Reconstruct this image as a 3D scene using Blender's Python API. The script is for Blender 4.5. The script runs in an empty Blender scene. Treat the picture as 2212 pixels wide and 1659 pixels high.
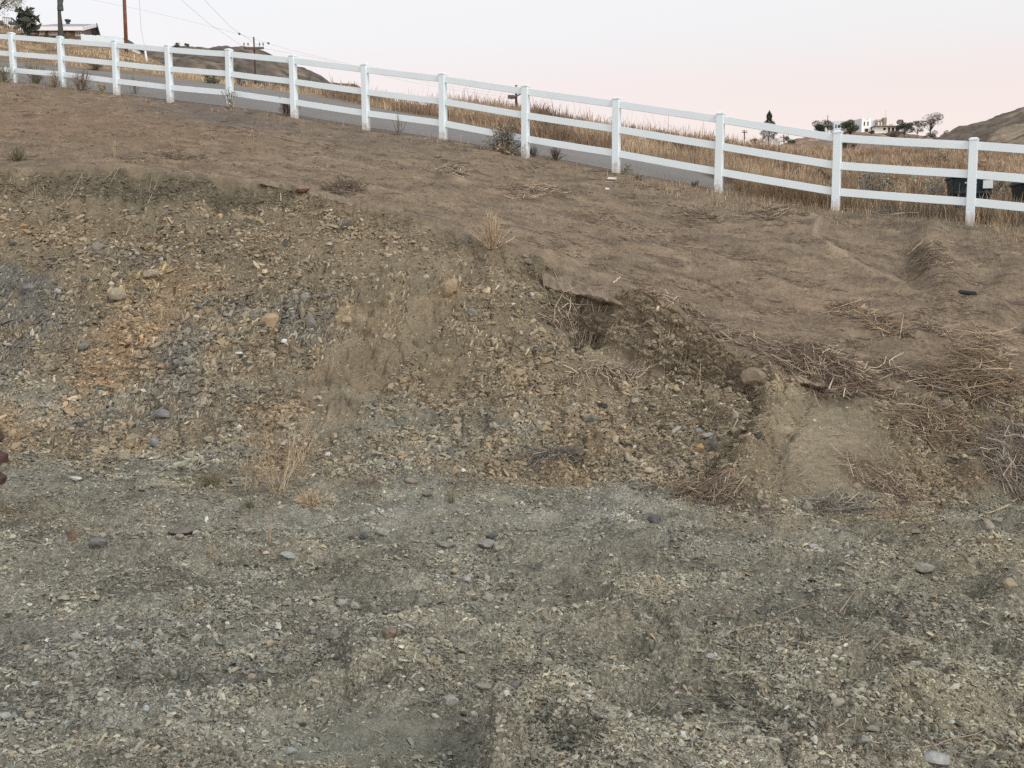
import bpy, math, random
import numpy as np
from mathutils import Vector
random.seed(7); rng = np.random.default_rng(7)
scene = bpy.context.scene
# ------------------------------------------------------------------ camera
F = 2200.0; CU, CV = 1106.0, 829.5; PITCH = math.radians(7.0)
CP, SP = math.cos(PITCH), math.sin(PITCH)
cam_d = bpy.data.cameras.new("camera"); cam = bpy.data.objects.new("camera", cam_d)
scene.collection.objects.link(cam)
cam_d.sensor_width = 36.0; cam_d.sensor_fit = 'HORIZONTAL'; cam_d.lens = 36.0 * F / 2212.0
cam_d.clip_start = 0.1; cam_d.clip_end = 3000
cam.location = (0, 0, 0); cam.rotation_euler = (math.radians(90) - PITCH, 0, 0)
scene.camera = cam
# ------------------------------------------------------------------ world / light
SUN_EL, SUN_AZ = 40.0, 132.0          # azimuth clockwise from +Y: behind the camera, to the right
w = bpy.data.worlds.new("World"); scene.world = w; w.use_nodes = True
nt = w.node_tree; nt.nodes.clear()
def N(t, tree=None, **k):
    n = (tree or nt).nodes.new(t)
    for a, b in k.items(): setattr(n, a, b)
    return n
wo = N('ShaderNodeOutputWorld'); add = N('ShaderNodeAddShader')
sky = N('ShaderNodeTexSky', sky_type='NISHITA', sun_disc=False)
sky.sun_elevation = math.radians(SUN_EL); sky.sun_rotation = math.radians(SUN_AZ); sky.air_density = 1.0
bgn = N('ShaderNodeBackground'); bgn.inputs[1].default_value = 0.05
nt.links.new(sky.outputs[0], bgn.inputs[0])
# twilight sky: pink belt above the horizon fading to pale lavender white, darker blue overhead
tc = N('ShaderNodeTexCoord'); sep = N('ShaderNodeSeparateXYZ'); nt.links.new(tc.outputs['Generated'], sep.inputs[0])
ramp = N('ShaderNodeValToRGB'); cr = ramp.color_ramp
stops = [(0.0, (.76,.56,.48)), (0.45, (.785,.60,.525)), (0.68, (.782,.628,.552)), (0.86, (.775,.705,.645)), (1.0, (.795,.74,.68))]
cr.elements[0].position = 0; cr.elements[0].color = (*stops[0][1], 1)
cr.elements[1].position = 1; cr.elements[1].color = (*stops[-1][1], 1)
for p, c in stops[1:-1]:
    e = cr.elements.new(p); e.color = (*c, 1)
mr = N('ShaderNodeMapRange'); mr.inputs[1].default_value = 0.0; mr.inputs[2].default_value = 0.235
nt.links.new(sep.outputs[2], mr.inputs[0]); nt.links.new(mr.outputs[0], ramp.inputs[0])
mr2 = N('ShaderNodeMapRange'); mr2.inputs[1].default_value = 0.235; mr2.inputs[2].default_value = 1.0
nt.links.new(sep.outputs[2], mr2.inputs[0])
mix = N('ShaderNodeMixRGB'); mix.inputs[2].default_value = (.55,.58,.62,1)
nt.links.new(mr2.outputs[0], mix.inputs[0]); nt.links.new(ramp.outputs[0], mix.inputs[1])
bgg = N('ShaderNodeBackground'); bgg.inputs[1].default_value = 1.0
# afterglow: the half of the sky behind the camera is brighter
gl = N('ShaderNodeMapRange'); gl.inputs[1].default_value = .25; gl.inputs[2].default_value = -.85; gl.inputs[3].default_value = 1.0; gl.inputs[4].default_value = 2.2
nt.links.new(sep.outputs[1], gl.inputs[0]); gs = N('ShaderNodeVectorMath', operation='SCALE'); nt.links.new(mix.outputs[0], gs.inputs[0]); nt.links.new(gl.outputs[0], gs.inputs['Scale'])
nt.links.new(gs.outputs[0], bgg.inputs[0])
nt.links.new(bgn.outputs[0], add.inputs[0]); nt.links.new(bgg.outputs[0], add.inputs[1]); nt.links.new(add.outputs[0], wo.inputs[0])
sd = bpy.data.lights.new("sun", 'SUN'); so = bpy.data.objects.new("sun", sd); scene.collection.objects.link(so)
sd.energy = 1.8; sd.angle = math.radians(20); sd.color = (1.0, .95, .88)
az, el = math.radians(SUN_AZ), math.radians(SUN_EL)
so.rotation_euler = Vector((math.sin(az)*math.cos(el), math.cos(az)*math.cos(el), math.sin(el))).to_track_quat('Z', 'Y').to_euler()
vs = scene.view_settings; vs.view_transform = 'Standard'; vs.look = 'None'; vs.exposure = 0.0; vs.gamma = 1.0
scene.cycles.use_denoising = False
scene.cycles.max_bounces = 4; scene.cycles.diffuse_bounces = 2; scene.cycles.glossy_bounces = 1
scene.cycles.transmission_bounces = 1; scene.cycles.transparent_max_bounces = 4
# ------------------------------------------------------------------ numeric helpers
def ray(u, v):
    u = np.asarray(u, float); v = np.asarray(v, float); up = CV - v
    return u - CU, F*CP + up*SP, -F*SP + up*CP
def at(u, v, Y):                                  # world point seen in direction (u,v) at forward distance Y
    x, y, z = ray(u, v); k = np.asarray(Y, float)/y
    return np.stack(np.broadcast_arrays(x*k, y*k, z*k), -1)
def proj(X, Y, Z):
    d = Y*CP - Z*SP; up = Y*SP + Z*CP
    return CU + F*X/d, CV - F*up/d
def yz(u, v, Z):
    x, y, z = ray(u, v); return Z*y/z
_perm = np.random.default_rng(3).permutation(4096).astype(np.int64)
def _h(i, j, s):
    return _perm[(_perm[(i + s*131) & 4095] + j) & 4095]
def perlin(x, y, s=0):
    xi = np.floor(x).astype(np.int64); yi = np.floor(y).astype(np.int64); xf = x-xi; yf = y-yi
    def g(i, j, dx, dy):
        a = _h(i, j, s)*(2*math.pi/4096); return np.cos(a)*dx + np.sin(a)*dy
    uu = xf*xf*xf*(xf*(xf*6-15)+10); vv = yf*yf*yf*(yf*(yf*6-15)+10)
    a = g(xi, yi, xf, yf); b = g(xi+1, yi, xf-1, yf); c = g(xi, yi+1, xf, yf-1); d = g(xi+1, yi+1, xf-1, yf-1)
    return ((a+(b-a)*uu) + ((c+(d-c)*uu)-(a+(b-a)*uu))*vv)*1.5
def fbm(x, y, o=4, s=0, gain=.5):
    r = 0; am = 1
    for k in range(o):
        r = r + am*perlin(x*2**k, y*2**k, s+k); am *= gain
    return r
def cells(x, y, s=0):                             # F1 distance, F2-F1, cell id
    xi = np.floor(x).astype(np.int64); yi = np.floor(y).astype(np.int64)
    f1 = np.full(x.shape, 9.); f2 = np.full(x.shape, 9.); cid = np.zeros(x.shape, np.int64)
    for di in (-1, 0, 1):
        for dj in (-1, 0, 1):
            i = xi+di; j = yi+dj; h = _h(i, j, s)
            px = i + (h & 63)/63.; py = j + (h >> 6)/63.
            d = np.hypot(px-x, py-y); m = d < f1
            f2 = np.where(m, f1, np.minimum(f2, d)); cid = np.where(m, h, cid); f1 = np.where(m, d, f1)
    return f1, f2-f1, cid
def sst(a, b, x):
    t = np.clip((x-a)/(b-a), 0, 1); return t*t*(3-2*t)
def blob(u, v, cx, cy, rx, ry, rot=0, hard=1.0):
    c, s_ = math.cos(math.radians(rot)), math.sin(math.radians(rot))
    dx = (u-cx)*c + (v-cy)*s_; dy = -(u-cx)*s_ + (v-cy)*c
    return np.exp(-((dx/rx)**2 + (dy/ry)**2)**hard)
def trail(u, v, pts, wd):
    d = np.full(np.shape(u), 1e9); along = np.zeros(np.shape(u)); L = 0
    for (a, b), (c, e) in zip(pts[:-1], pts[1:]):
        l = math.hypot(c-a, e-b); t = np.clip(((u-a)*(c-a)+(v-b)*(e-b))/l**2, 0, 1); q = np.hypot(u-a-t*(c-a), (v-b-t*(e-b))*1.6); m = q < d
        d = np.where(m, q, d); along = np.where(m, L+t*l, along); L += l
    return np.exp(-(d/wd)**2), along
# ------------------------------------------------------------------ terrain profile lines, each (u, v, forward distance)
POST_U = [28,133,250,366,495,635,790,957,1135,1332,1554,1808,2100]
POST_T = [70,78,86,96,105,118,137,157,183,210,242,282,297]
POST_B = [180,188,206,221,233,256,282,304,340,373,416,460,484]
POST_Y = [27.4-.94*i for i in range(13)]
POST_U = [-165,-70]+POST_U+[2420,2767,3170]; POST_T = [57,63]+POST_T+[318,348,378]; POST_B = [163,171]+POST_B+[518,560,605]; POST_Y = [29.28,28.34]+POST_Y+[15.16,14.22,13.28]
GZ = -1.9
def ln(*p): return np.array(p, float)
Lb = ln((-700,990),(0,985),(300,1000),(600,1020),(900,1035),(1100,1040),(1350,1050),(1500,1085),(1700,1120),(1900,1110),(2100,1095),(2300,1070),(3000,1040))
L1 = np.array([(u, v, yz(u, v, GZ)) for u, v in Lb])
L2 = ln((-700,440,13.62),(0,440,13.62),(300,440,13.55),(600,452,13.35),(850,525,12.5),(1000,570,12.0),(1100,612,11.6),(1250,700,11.15),(1330,765,10.75),(1400,812,10.4),(1500,845,9.95),(1600,862,9.62),(1700,870,9.45),(1850,862,9.38),(2000,874,9.12),(2212,908,8.92),(3000,930,8.8))
L3 = ln((-700,362,13.9),(0,360,13.9),(300,363,13.8),(600,395,13.6),(850,465,12.9),(1000,510,12.4),(1150,560,11.9),(1250,605,11.5),(1330,645,11.1),(1500,740,10.25),(1650,790,9.8),(1850,822,9.6),(2050,845,9.35),(2212,880,9.1),(3000,905,9.0))
L4 = np.array([(-900,100,36.)] + list(zip(POST_U, [b-1 for b in POST_B], POST_Y)) + [(3500,640,12.6)])
_l5 = ln((-900,100),(-700,140),(28,178),(250,203),(500,232),(640,250),(800,277),(985,306),(1147,333),(1322,368),(1554,412),(1800,452),(2100,480),(2400,510),(3200,590))
L5 = np.array([(u, v, np.interp(u, L4[:,0], L4[:,2])+.6) for u, v in _l5])
L6 = ln((-900,80,40),(-700,95,39),(37,137,33),(275,160,31.8),(475,181,30.5),(661,204,29),(783,229,27.5),(948,259,26),(1127,295,24.5),(1272,320,23.3),(1525,365,21),(1800,415,19.5),(2100,450,18.5),(2600,470,18),(3200,500,17))
L7 = ln((-900,10,46),(-300,30,46),(0,50,46),(30,58,46),(60,70,46),(85,79,46),(130,87,46),(200,92,46),(260,101,45),(375,150,42),(470,178,40),(560,190,38),(640,199,36),(690,190,38),(740,192,37),(780,203,37),(851,220,35),(948,226,35),(1040,228,34),(1127,243,34),(1322,276,34),(1525,304,38),(1653,318,45),(1800,324,60),(2000,326,62),(2100,328,60),(2600,332,60),(3200,340,60))
def toline(L):
    P = at(L[:,0], L[:,1], L[:,2]); a = P[:,0]/P[:,1]; o = np.argsort(a)
    return a[o], P[o,1], P[o,2]
LINES = [None]*10
for k, L in ((1,L1),(2,L2),(3,L3),(4,L4),(5,L5),(6,L6),(7,L7)): LINES[k] = toline(L)
LINES[0] = (np.array([-2.,2.]), np.array([1.2,1.2]), np.array([GZ,GZ]))
LINES[8] = (LINES[7][0], LINES[7][1]+14, LINES[7][2]-2.0)
LINES[9] = (LINES[7][0], LINES[7][1]*0+600, LINES[7][2]*0+2.0)
def knots(a):
    Ys = np.stack([np.interp(a, l[0], l[1]) for l in LINES]); Zs = np.stack([np.interp(a, l[0], l[2]) for l in LINES])
    for k in range(1, 10): Ys[k] = np.maximum(Ys[k], Ys[k-1]+.05)
    return Ys, Zs
def prof(a, Y, KY=None, KZ=None):
    if KY is None: KY, KZ = knots(a)
    Z = KZ[0]*np.ones_like(Y); s = np.zeros_like(Y)
    for k in range(9):
        t = np.clip((Y-KY[k])/(KY[k+1]-KY[k]), 0, 1)
        Z = Z + t*(KZ[k+1]-KZ[k]); s = s + t
    return Z, s
def base(X, Y):
    """smoothed large form; returns height and profile parameter s (0 near .. 1 bank foot .. 3 crest .. 4 fence .. 7 skyline)"""
    a = X/Y; KY, KZ = knots(a); Z = 0; s = 0
    for d, wt in ((-.13,.12),(-.065,.22),(0,.32),(.065,.22),(.13,.12)):
        z_, s_ = prof(a, Y+d*np.clip(Y/13., .4, 1.5), KY, KZ); Z = Z+wt*z_; s = s+wt*s_
    return Z, s
def gmask(u, v, s):
    """share of the ground covered by loose stone"""
    fg = sst(1.15, .95, s); bank = sst(.9, 1.1, s)*(sst(2.55, 2.0, s)*.8 + .2*sst(2.75, 2.4, s))
    m = fg*.82 + bank*.44
    m = m + bank*(.5*blob(u,v,330,800,420,190,-20) + .45*blob(u,v,1120,930,260,130,-10) + .3*blob(u,v,420,520,260,60) + .3*blob(u,v,1480,930,110,110))
    m = m - .75*blob(u,v,760,760,70,150,25) - .5*blob(u,v,880,700,90,110,30) - .5*blob(u,v,1060,560,220,70,10) - .95*blob(u,v,1775,970,140,125,-25,1.1) - .8*blob(u,v,1400,750,150,70,20,1.5) - .55*blob(u,v,1280,810,60,60) - .6*blob(u,v,300,420,420,40)
    m = m - .40*blob(u,v,960,1100,330,35,-3) - .8*blob(u,v,780,1600,260,52,3,2.5) - .25*blob(u,v,60,1320,150,60) - .25*blob(u,v,1330,1240,260,55,-8) - .2*blob(u,v,1580,1160,260,40)
    m = m + fg*(.35*blob(u,v,1280,1590,190,60) + .3*blob(u,v,870,1470,140,50) + .2*blob(u,v,300,1450,400,200))
    for pts, wd in (([(960,640),(860,740),(760,850),(700,960)],40),([(840,620),(740,760),(660,860)],22),([(1080,690),(990,800),(900,900)],24),([(1180,790),(1100,900),(1060,980)],22)):
        m = m - .45*trail(u, v, pts, wd)[0]*bank
    return np.clip(m, 0, 1)
def feat(X, Y, u, v, s):
    """hand-placed relief: scarps, gullies, berms, heaps; metres"""
    H = 0*X
    # earth block with a scarp on its left side, hollow beside it
    rg = np.clip(blob(u,v,1400,760,140,110,20,1.5)+blob(u,v,1650,930,90,150,24,1.5)+.6*blob(u,v,1560,800,160,60), 0, 1)
    H = H + rg*(.045*fbm(X*4, Y*3, 3, 15, .6))
    H = H + .20*blob(u,v,1400,735,105,75,22,2.2) - .34*blob(u,v,1272,690,46,44,-30,1.5) - .12*blob(u,v,1225,740,60,40,-30)
    H = H + .10*blob(u,v,1560,775,90,30,20,2) - .16*blob(u,v,1545,822,75,20,8,1.5)
    # narrow ridge and gully running down the bank, smooth fan to the right
    m2 = (u > 1380)*(u < 1900)*(v > 740)*(v < 1160)
    if np.any(m2):
        us_, vs_ = u[m2], v[m2]; wob = 7*perlin(us_/22., vs_/22., 18)
        k1, _ = trail(us_+wob, vs_, [(1618,824),(1636,884),(1604,938),(1556,998),(1504,1030)], 17)
        k2, _ = trail(us_+wob, vs_, [(1742,880),(1720,930),(1686,986),(1640,1030),(1605,1052)], 15)
        k3, _ = trail(us_+wob, vs_, [(1690,845),(1684,900),(1650,965),(1610,1015)], 46)
        H[m2] += -.12*k1 - .06*k2 + .17*k3**.7
    m3 = (u > 1280)*(u < 1600)*(v > 610)*(v < 840)
    if np.any(m3):
        ua, va = u[m3], v[m3]; wob = 8*perlin(ua/18., va/18., 24)
        k1, _ = trail(ua, va+wob, [(1335,662),(1400,690),(1470,722),(1535,752)], 17); k2, _ = trail(ua, va+wob, [(1325,712),(1400,738),(1470,766),(1520,790)], 15)
        H[m3] += .075*k1 - .06*k2
    H = H + .07*blob(u,v,1800,980,120,90,-15) + .10*blob(u,v,1630,820,38,22,0,1.5) + .09*blob(u,v,1600,1072,80,12,12,1.6) - .08*blob(u,v,1510,1040,50,18,0)
    H = H + .10*blob(u,v,2195,990,90,70,0,1.5) - .10*blob(u,v,2050,985,60,60)
    H = H + .07*blob(u,v,1165,572,34,16) - .04*blob(u,v,1185,598,30,16) - .07*blob(u,v,1215,660,50,30)
    H = H + .10*blob(u,v,1205,1003,46,16,5,1.5) + .08*blob(u,v,1290,830,70,22,0) - .10*blob(u,v,1290,800,60,14)
    # upper slope swales on the right
    H = H + .18*blob(u,v,1790,505,90,22,12) - .16*blob(u,v,1870,540,110,28,18) + .16*blob(u,v,2010,535,40,40,0,1.5) - .16*blob(u,v,1970,575,50,28,40) - .15*blob(u,v,2120,600,50,24,-20) + .12*blob(u,v,2190,560,60,30) + .08*blob(u,v,1680,468,60,14,8) + .06*blob(u,v,970,375,26,8) - .12*blob(u,v,2205,680,26,30)
    H = H + .07*blob(u,v,1060,545,110,18,12) + .06*blob(u,v,880,470,120,14,14)
    # berms and heaps of the near ground
    H = H + 1.7*( .08*blob(u,v,1290,1590,150,50,35,1.5) + .15*blob(u,v,1085,1660,40,70,10,1.5) - .05*blob(u,v,780,1620,280,60,0,2.5) + .08*blob(u,v,850,1460,150,60,0,2) - .03*blob(u,v,740,1480,16,60,-8) )
    H = H + 1.7*( .06*blob(u,v,1180,1375,230,14,-4) + .05*blob(u,v,1230,1200,190,16,6) + .08*blob(u,v,1420,1400,150,18,22) + .07*blob(u,v,1750,1310,260,20,6) + .05*blob(u,v,1900,1530,200,24,-8) + .07*blob(u,v,2180,1270,50,40,0,1.5) + .06*blob(u,v,1960,1440,160,18,25) - .05*blob(u,v,1600,1420,200,26,14))
    H = H + 1.7*( .06*blob(u,v,300,1190,300,14,2) + .05*blob(u,v,500,1370,260,16,-14) + .05*blob(u,v,230,1480,220,14,-10))
    upn = (s > 2.95) & (s < 4.2)
    if np.any(upn):
        uu_, vv2 = u[upn], v[upn]; h = 0*uu_
        for pts in ([(1180,560),(1420,640),(1680,720),(1900,790)],[(1330,470),(1560,560),(1800,650),(2000,740)],[(1050,430),(1300,500),(1600,610)],[(700,390),(1000,450),(1240,540)],[(1500,440),(1800,540),(2100,690)],[(200,300),(600,330),(1000,390)]):
            k_, al = trail(uu_, vv2+5*perlin(uu_/60., vv2/40., 27), pts, 9); h = h + .028*k_; k_, al = trail(uu_, vv2-16, pts, 10); h = h - .020*k_
        k_, al = trail(uu_, vv2, [(1735,478),(1768,498),(1758,520),(1800,548),(1880,580)], 9); h = h + .04*k_
        H[upn] += h
    near = v > 1080
    if np.any(near):
        un, vn = u[near], v[near]; h = 0*un
        for pts, wd, dp in (([(1290,1300),(1400,1390),(1500,1440),(1640,1560),(1700,1659)],18,-.05),([(1330,1290),(1470,1370),(1620,1470),(1790,1640)],13,.045),([(1250,1210),(1450,1262),(1800,1330),(2212,1430)],16,-.04),([(1250,1190),(1500,1235),(1850,1290),(2212,1370)],12,.04),
            ([(640,1470),(760,1405),(1000,1350),(1180,1330)],12,-.05),([(620,1440),(760,1385),(980,1330),(1180,1306)],11,.04),([(1010,1452),(1180,1395),(1340,1380)],12,.05),([(300,1330),(520,1300),(760,1230)],12,-.03),([(0,1470),(240,1420),(480,1410)],14,-.03),([(1065,1659),(1085,1600),(1060,1570)],16,.07),([(540,1560),(760,1535),(980,1545)],10,.035)):
            k_, al = trail(un, vn, pts, wd); h = h + 1.5*dp*k_*(.75+.5*perlin(al/40., 0*al+wd, 17))
        k_, al = trail(un, vn, [(1800,1480),(1920,1545),(2060,1590),(2212,1630)], 34); h = h + k_*(.012*np.clip(np.sin(al*2*np.pi/24.)*1.6, -1, 1)*(.6+.8*perlin(al/50., vn/30., 19)) - .01)
        k_, al = trail(un, vn, [(1560,1330),(1700,1380),(1860,1470)], 26); h = h + k_*.008*np.clip(np.sin(al*2*np.pi/20.)*1.6, -1, 1)
        H[near] += h
    # rock outcrops in the cut
    bank = sst(1.1, 1.4, s)*sst(2.8, 2.3, s)
    for cx, cy, rx, ry, r, h in ((255,641,30,22,0,.12),(330,598,46,18,-12,.10),(574,640,40,16,-20,.12),(640,655,14,46,20,.10),(740,690,16,26,35,.09),(850,640,12,34,35,.07),(972,628,22,28,30,.13),(300,720,80,18,-35,.09),(400,780,60,20,-40,.10),(60,630,50,18,10,.09),(280,980,56,20,-10,.10),(1120,805,30,16,-50,.06)):
        H = H + h*blob(u,v,cx,cy,rx,ry,r,1.8)*bank
    return H
def detail(X, Y, u, v, s, lod=True):
    fg = sst(1.15, .95, s); bank = sst(.9, 1.15, s)*sst(3.0, 2.8, s); face = sst(1.9, 2.2, s)*sst(3.0, 2.9, s)*sst(900, 500, u)
    up = sst(2.9, 3.1, s)*sst(4.1, 3.95, s)
    road = sst(4.98, 5.1, s)*sst(6.02, 5.9, s)
    fan = np.clip(1.1*blob(u,v,1775,970,150,125,-20,1.2), 0, 1); bank0 = bank; bank = bank*(1-.92*fan)
    H = feat(X, Y, u, v, s)
    H = H + fg*(.075*fbm(X*.9, Y*1.5, 3, 11) + .045*fbm(X*3.2, Y*4.2, 4, 12, .6))
    # bank: gullies running down slope, coarse rubble
    H = H + bank*(.010*fbm(X*9, Y*7, 3, 23, .6) + .11*fbm(X*1.1+Y*.25, Y*.5, 3, 21) + .04*fbm(X*4.2+Y*1.6, Y*1.3, 3, 22, .55))
    f1, e, c = cells(X*4.4+.3*fbm(X*3, Y*3, 2, 5), Y*3.2, 31)
    H = H + bank*.030*(1-sst(0, .25, e))*-1 + bank*.035*((c & 255)/255.-.5)*sst(0, .2, e)
    f1, e, c = cells(X*11+.4*perlin(X*9, Y*9, 6), Y*7.5, 32)
    H = H + bank*(.014*((c & 255)/255.-.5)*sst(0, .3, e) - .008*(1-sst(0, .25, e)))
    H = H - face*(.20*np.clip(perlin(X*2.6+Y*.1, Y*.3, 41), 0, 1) + .07*np.clip(perlin(X*7, Y*.8, 42), 0, 1))
    # graded upper slope: long shallow streaks and crusts
    q = .42*X + Y; p_ = X - .42*Y
    H = H + up*(.09*fbm(p_*.35, q*.9, 3, 51) + .032*fbm(p_*1.1, q*3.6, 4, 52, .6) + .022*np.clip(fbm(p_*3.5, q*11, 3, 53), -.2, 1))
    H = H*(1-road) + road*.012*fbm(X*3, Y*3, 3, 60)
    far = sst(6.02, 6.3, s)
    H = H + far*.10*fbm(X*.5, Y*.5, 4, 61)
    # small scale: clods and chips
    g = gmask(u, v, s); near = sst(16, 9, Y)
    f1, e, c = cells(X*26+.4*perlin(X*20, Y*20, 7), Y*24, 33)
    chip = ((c & 127)/127.-.4)*sst(0, .35, e)
    H = H + (fg+bank)*near*g*.020*chip
    f1, e, c = cells(X*52, Y*48, 34)
    H = H + (fg+bank)*sst(11, 6, Y)*g*.010*((c & 127)/127.-.4)*sst(0, .4, e)
    H = H + (fg+bank)*(1-g)*.006*fbm(X*14, Y*30, 3, 35) + up*(.012*fbm(p_*8, q*18, 3, 54, .6) + .010*fbm(X*16, Y*26, 2, 55))
    return H
def ground(X, Y):
    X = np.asarray(X, float); Y = np.asarray(Y, float)
    Z, s = base(X, Y); u, v = proj(X, Y, Z)
    return Z + detail(X, Y, u, v, s), s, u, v
def P(u, v, smooth=False):
    """first ground point along the direction (u,v)"""
    x, y, z = ray(float(u), float(v)); Yg = np.geomspace(3.0, 70, 700); k = Yg/y
    Z, s = base(x*k, Yg); d = z*k - Z; i = int(np.argmax(d < 0)) if (d < 0).any() else len(Yg)-1
    i = max(i, 1); t = d[i-1]/(d[i-1]-d[i]) if d[i-1] != d[i] else 0
    Yh = Yg[i-1] + t*(Yg[i]-Yg[i-1]); Xh = x/y*Yh
    if smooth: return np.array([Xh, Yh, float(base(np.array([Xh]), np.array([Yh]))[0][0])])
    Yf = np.linspace(max(Yh-1.0, 3.2), Yh+1.0, 81); Xf = x/y*Yf; gf = ground(Xf, Yf)[0]; d = z/y*Yf - gf; below = d < 0
    if below.any() and not below[0]:
        i = int(np.argmax(below)); t = d[i-1]/(d[i-1]-d[i]); Yh = Yf[i-1] + t*(Yf[i]-Yf[i-1]); Xh = x/y*Yh
    return np.array([Xh, Yh, float(ground(np.array([Xh]), np.array([Yh]))[0][0])])
# ------------------------------------------------------------------ mesh helpers
def link(o, parent=None):
    scene.collection.objects.link(o)
    if parent is not None: o.parent = parent
    return o
def tag(o, label=None, cat=None, group=None, kind=None):
    if label: o['label'] = label
    if cat: o['category'] = cat
    if group: o['group'] = group
    if kind: o['kind'] = kind
    return o
def empty(name, loc, label=None, cat=None, group=None, rz=0):
    o = bpy.data.objects.new(name, None); o.location = loc; o.rotation_euler = (0, 0, rz); link(o); return tag(o, label, cat, group)
def npmesh(name, V, faces, m, col=None, smooth=False, parent=None, extra=None, origin=None):
    """faces: int array (n,3) or (n,4); col: per-vertex rgb; origin: the object's own location"""
    V = np.asarray(V, np.float32).reshape(-1, 3); faces = np.asarray(faces, np.int32)
    if origin is not None: V = V - np.asarray(origin, np.float32)
    me = bpy.data.meshes.new(name); n, k = faces.shape
    me.vertices.add(len(V)); me.vertices.foreach_set('co', V.ravel())
    me.loops.add(n*k); me.loops.foreach_set('vertex_index', faces.ravel())
    me.polygons.add(n); me.polygons.foreach_set('loop_start', np.arange(0, n*k, k, dtype=np.int32))
    me.polygons.foreach_set('use_smooth', np.full(n, smooth))
    me.update(calc_edges=True)
    if col is not None:
        ca = me.color_attributes.new('Col', 'FLOAT_COLOR', 'POINT')
        c4 = np.ones((len(V), 4), np.float32); c4[:, :3] = col; ca.data.foreach_set('color', c4.ravel())
    if extra is not None:
        for nm, arr in extra.items():
            at_ = me.attributes.new(nm, 'FLOAT', 'POINT'); at_.data.foreach_set('value', np.asarray(arr, np.float32).ravel())
    me.materials.append(m)
    o = bpy.data.objects.new(name, me)
    if origin is not None: o.location = tuple(float(c) for c in origin)
    return link(o, parent)
class MB:
    def __init__(s): s.v = []; s.f = []
    def add(s, vs, fs):
        b = len(s.v); s.v += [tuple(float(c) for c in q) for q in vs]; s.f += [tuple(b+i for i in f) for f in fs]; return s
    def box(s, x0, x1, y0, y1, z0, z1):
        return s.add([(x0,y0,z0),(x1,y0,z0),(x1,y1,z0),(x0,y1,z0),(x0,y0,z1),(x1,y0,z1),(x1,y1,z1),(x0,y1,z1)],
                     [(0,3,2,1),(4,5,6,7),(0,1,5,4),(1,2,6,5),(2,3,7,6),(3,0,4,7)])
    def hexa(s, p):                                # 8 corners: bottom 4 then top 4
        return s.add(p, [(0,3,2,1),(4,5,6,7),(0,1,5,4),(1,2,6,5),(2,3,7,6),(3,0,4,7)])
    def beam(s, a, b, w_, h_, up=(0,0,1)):
        a = Vector(a); b = Vector(b); d = (b-a).normalized(); sd_ = d.cross(Vector(up)).normalized()*w_/2; u_ = Vector((0,0,1))*h_/2 if abs(d.z) < .9 else d.cross(sd_).normalized()*h_/2
        return s.hexa([a-sd_-u_, a+sd_-u_, b+sd_-u_, b-sd_-u_, a-sd_+u_, a+sd_+u_, b+sd_+u_, b-sd_+u_])
    def tube(s, pts, rad, n=8, cap=True):
        pts = [Vector(p) for p in pts]; rad = rad if hasattr(rad, '__len__') else [rad]*len(pts); b = len(s.v)
        for i, p in enumerate(pts):
            d = (pts[min(i+1, len(pts)-1)]-pts[max(i-1, 0)]).normalized(); r = Vector((1,0,0)) if abs(d.x) < .9 else Vector((0,1,0))
            e1 = d.cross(r).normalized(); e2 = d.cross(e1)
            for k in range(n):
                t = 2*math.pi*k/n; q = p + (e1*math.cos(t)+e2*math.sin(t))*rad[i]; s.v.append(tuple(q))
        for i in range(len(pts)-1):
            for k in range(n):
                s.f.append((b+i*n+k, b+i*n+(k+1) % n, b+(i+1)*n+(k+1) % n, b+(i+1)*n+k))
        if cap:
            s.f.append(tuple(b+k for k in range(n))[::-1]); s.f.append(tuple(b+(len(pts)-1)*n+k for k in range(n)))
        return s
    def build(s, name, m, parent=None, bevel=0, smooth=False, origin=None):
        me = bpy.data.meshes.new(name); o3 = Vector(origin) if origin is not None else Vector((0,0,0))
        me.from_pydata([tuple(Vector(q)-o3) for q in s.v], [], s.f); me.materials.append(m); me.update()
        if smooth: me.polygons.foreach_set('use_smooth', [True]*len(me.polygons))
        o = bpy.data.objects.new(name, me); o.location = o3; link(o, parent)
        if bevel:
            bm_ = o.modifiers.new('bevel', 'BEVEL'); bm_.width = bevel; bm_.segments = 2; bm_.limit_method = 'ANGLE'
        return o
def tubes(Pts, R, sides=3):
    """Pts (N,K,3), R (N,K) -> verts, quads"""
    n, k, _ = Pts.shape
    d = np.empty_like(Pts); d[:,1:-1] = Pts[:,2:]-Pts[:,:-2]; d[:,0] = Pts[:,1]-Pts[:,0]; d[:,-1] = Pts[:,-1]-Pts[:,-2]
    d /= np.linalg.norm(d, axis=2, keepdims=True)+1e-9
    ref = np.where(np.abs(d[:,:,2:3]) < .8, np.array([0,0,1.]), np.array([1.,0,0]))
    e1 = np.cross(d, ref); e1 /= np.linalg.norm(e1, axis=2, keepdims=True)+1e-9; e2 = np.cross(d, e1)
    th = 2*np.pi*np.arange(sides)/sides
    V = Pts[:,:,None,:] + R[:,:,None,None]*(np.cos(th)[None,None,:,None]*e1[:,:,None,:] + np.sin(th)[None,None,:,None]*e2[:,:,None,:])
    idx = np.arange(n*k*sides).reshape(n, k, sides); nx = np.roll(idx, -1, axis=2)
    q = np.stack([idx[:,:-1], nx[:,:-1], nx[:,1:], idx[:,1:]], -1).reshape(-1, 4)
    return V.reshape(-1, 3), q
def tcol(c, k, sides=3):
    return np.repeat(c, k*sides, axis=0)
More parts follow.
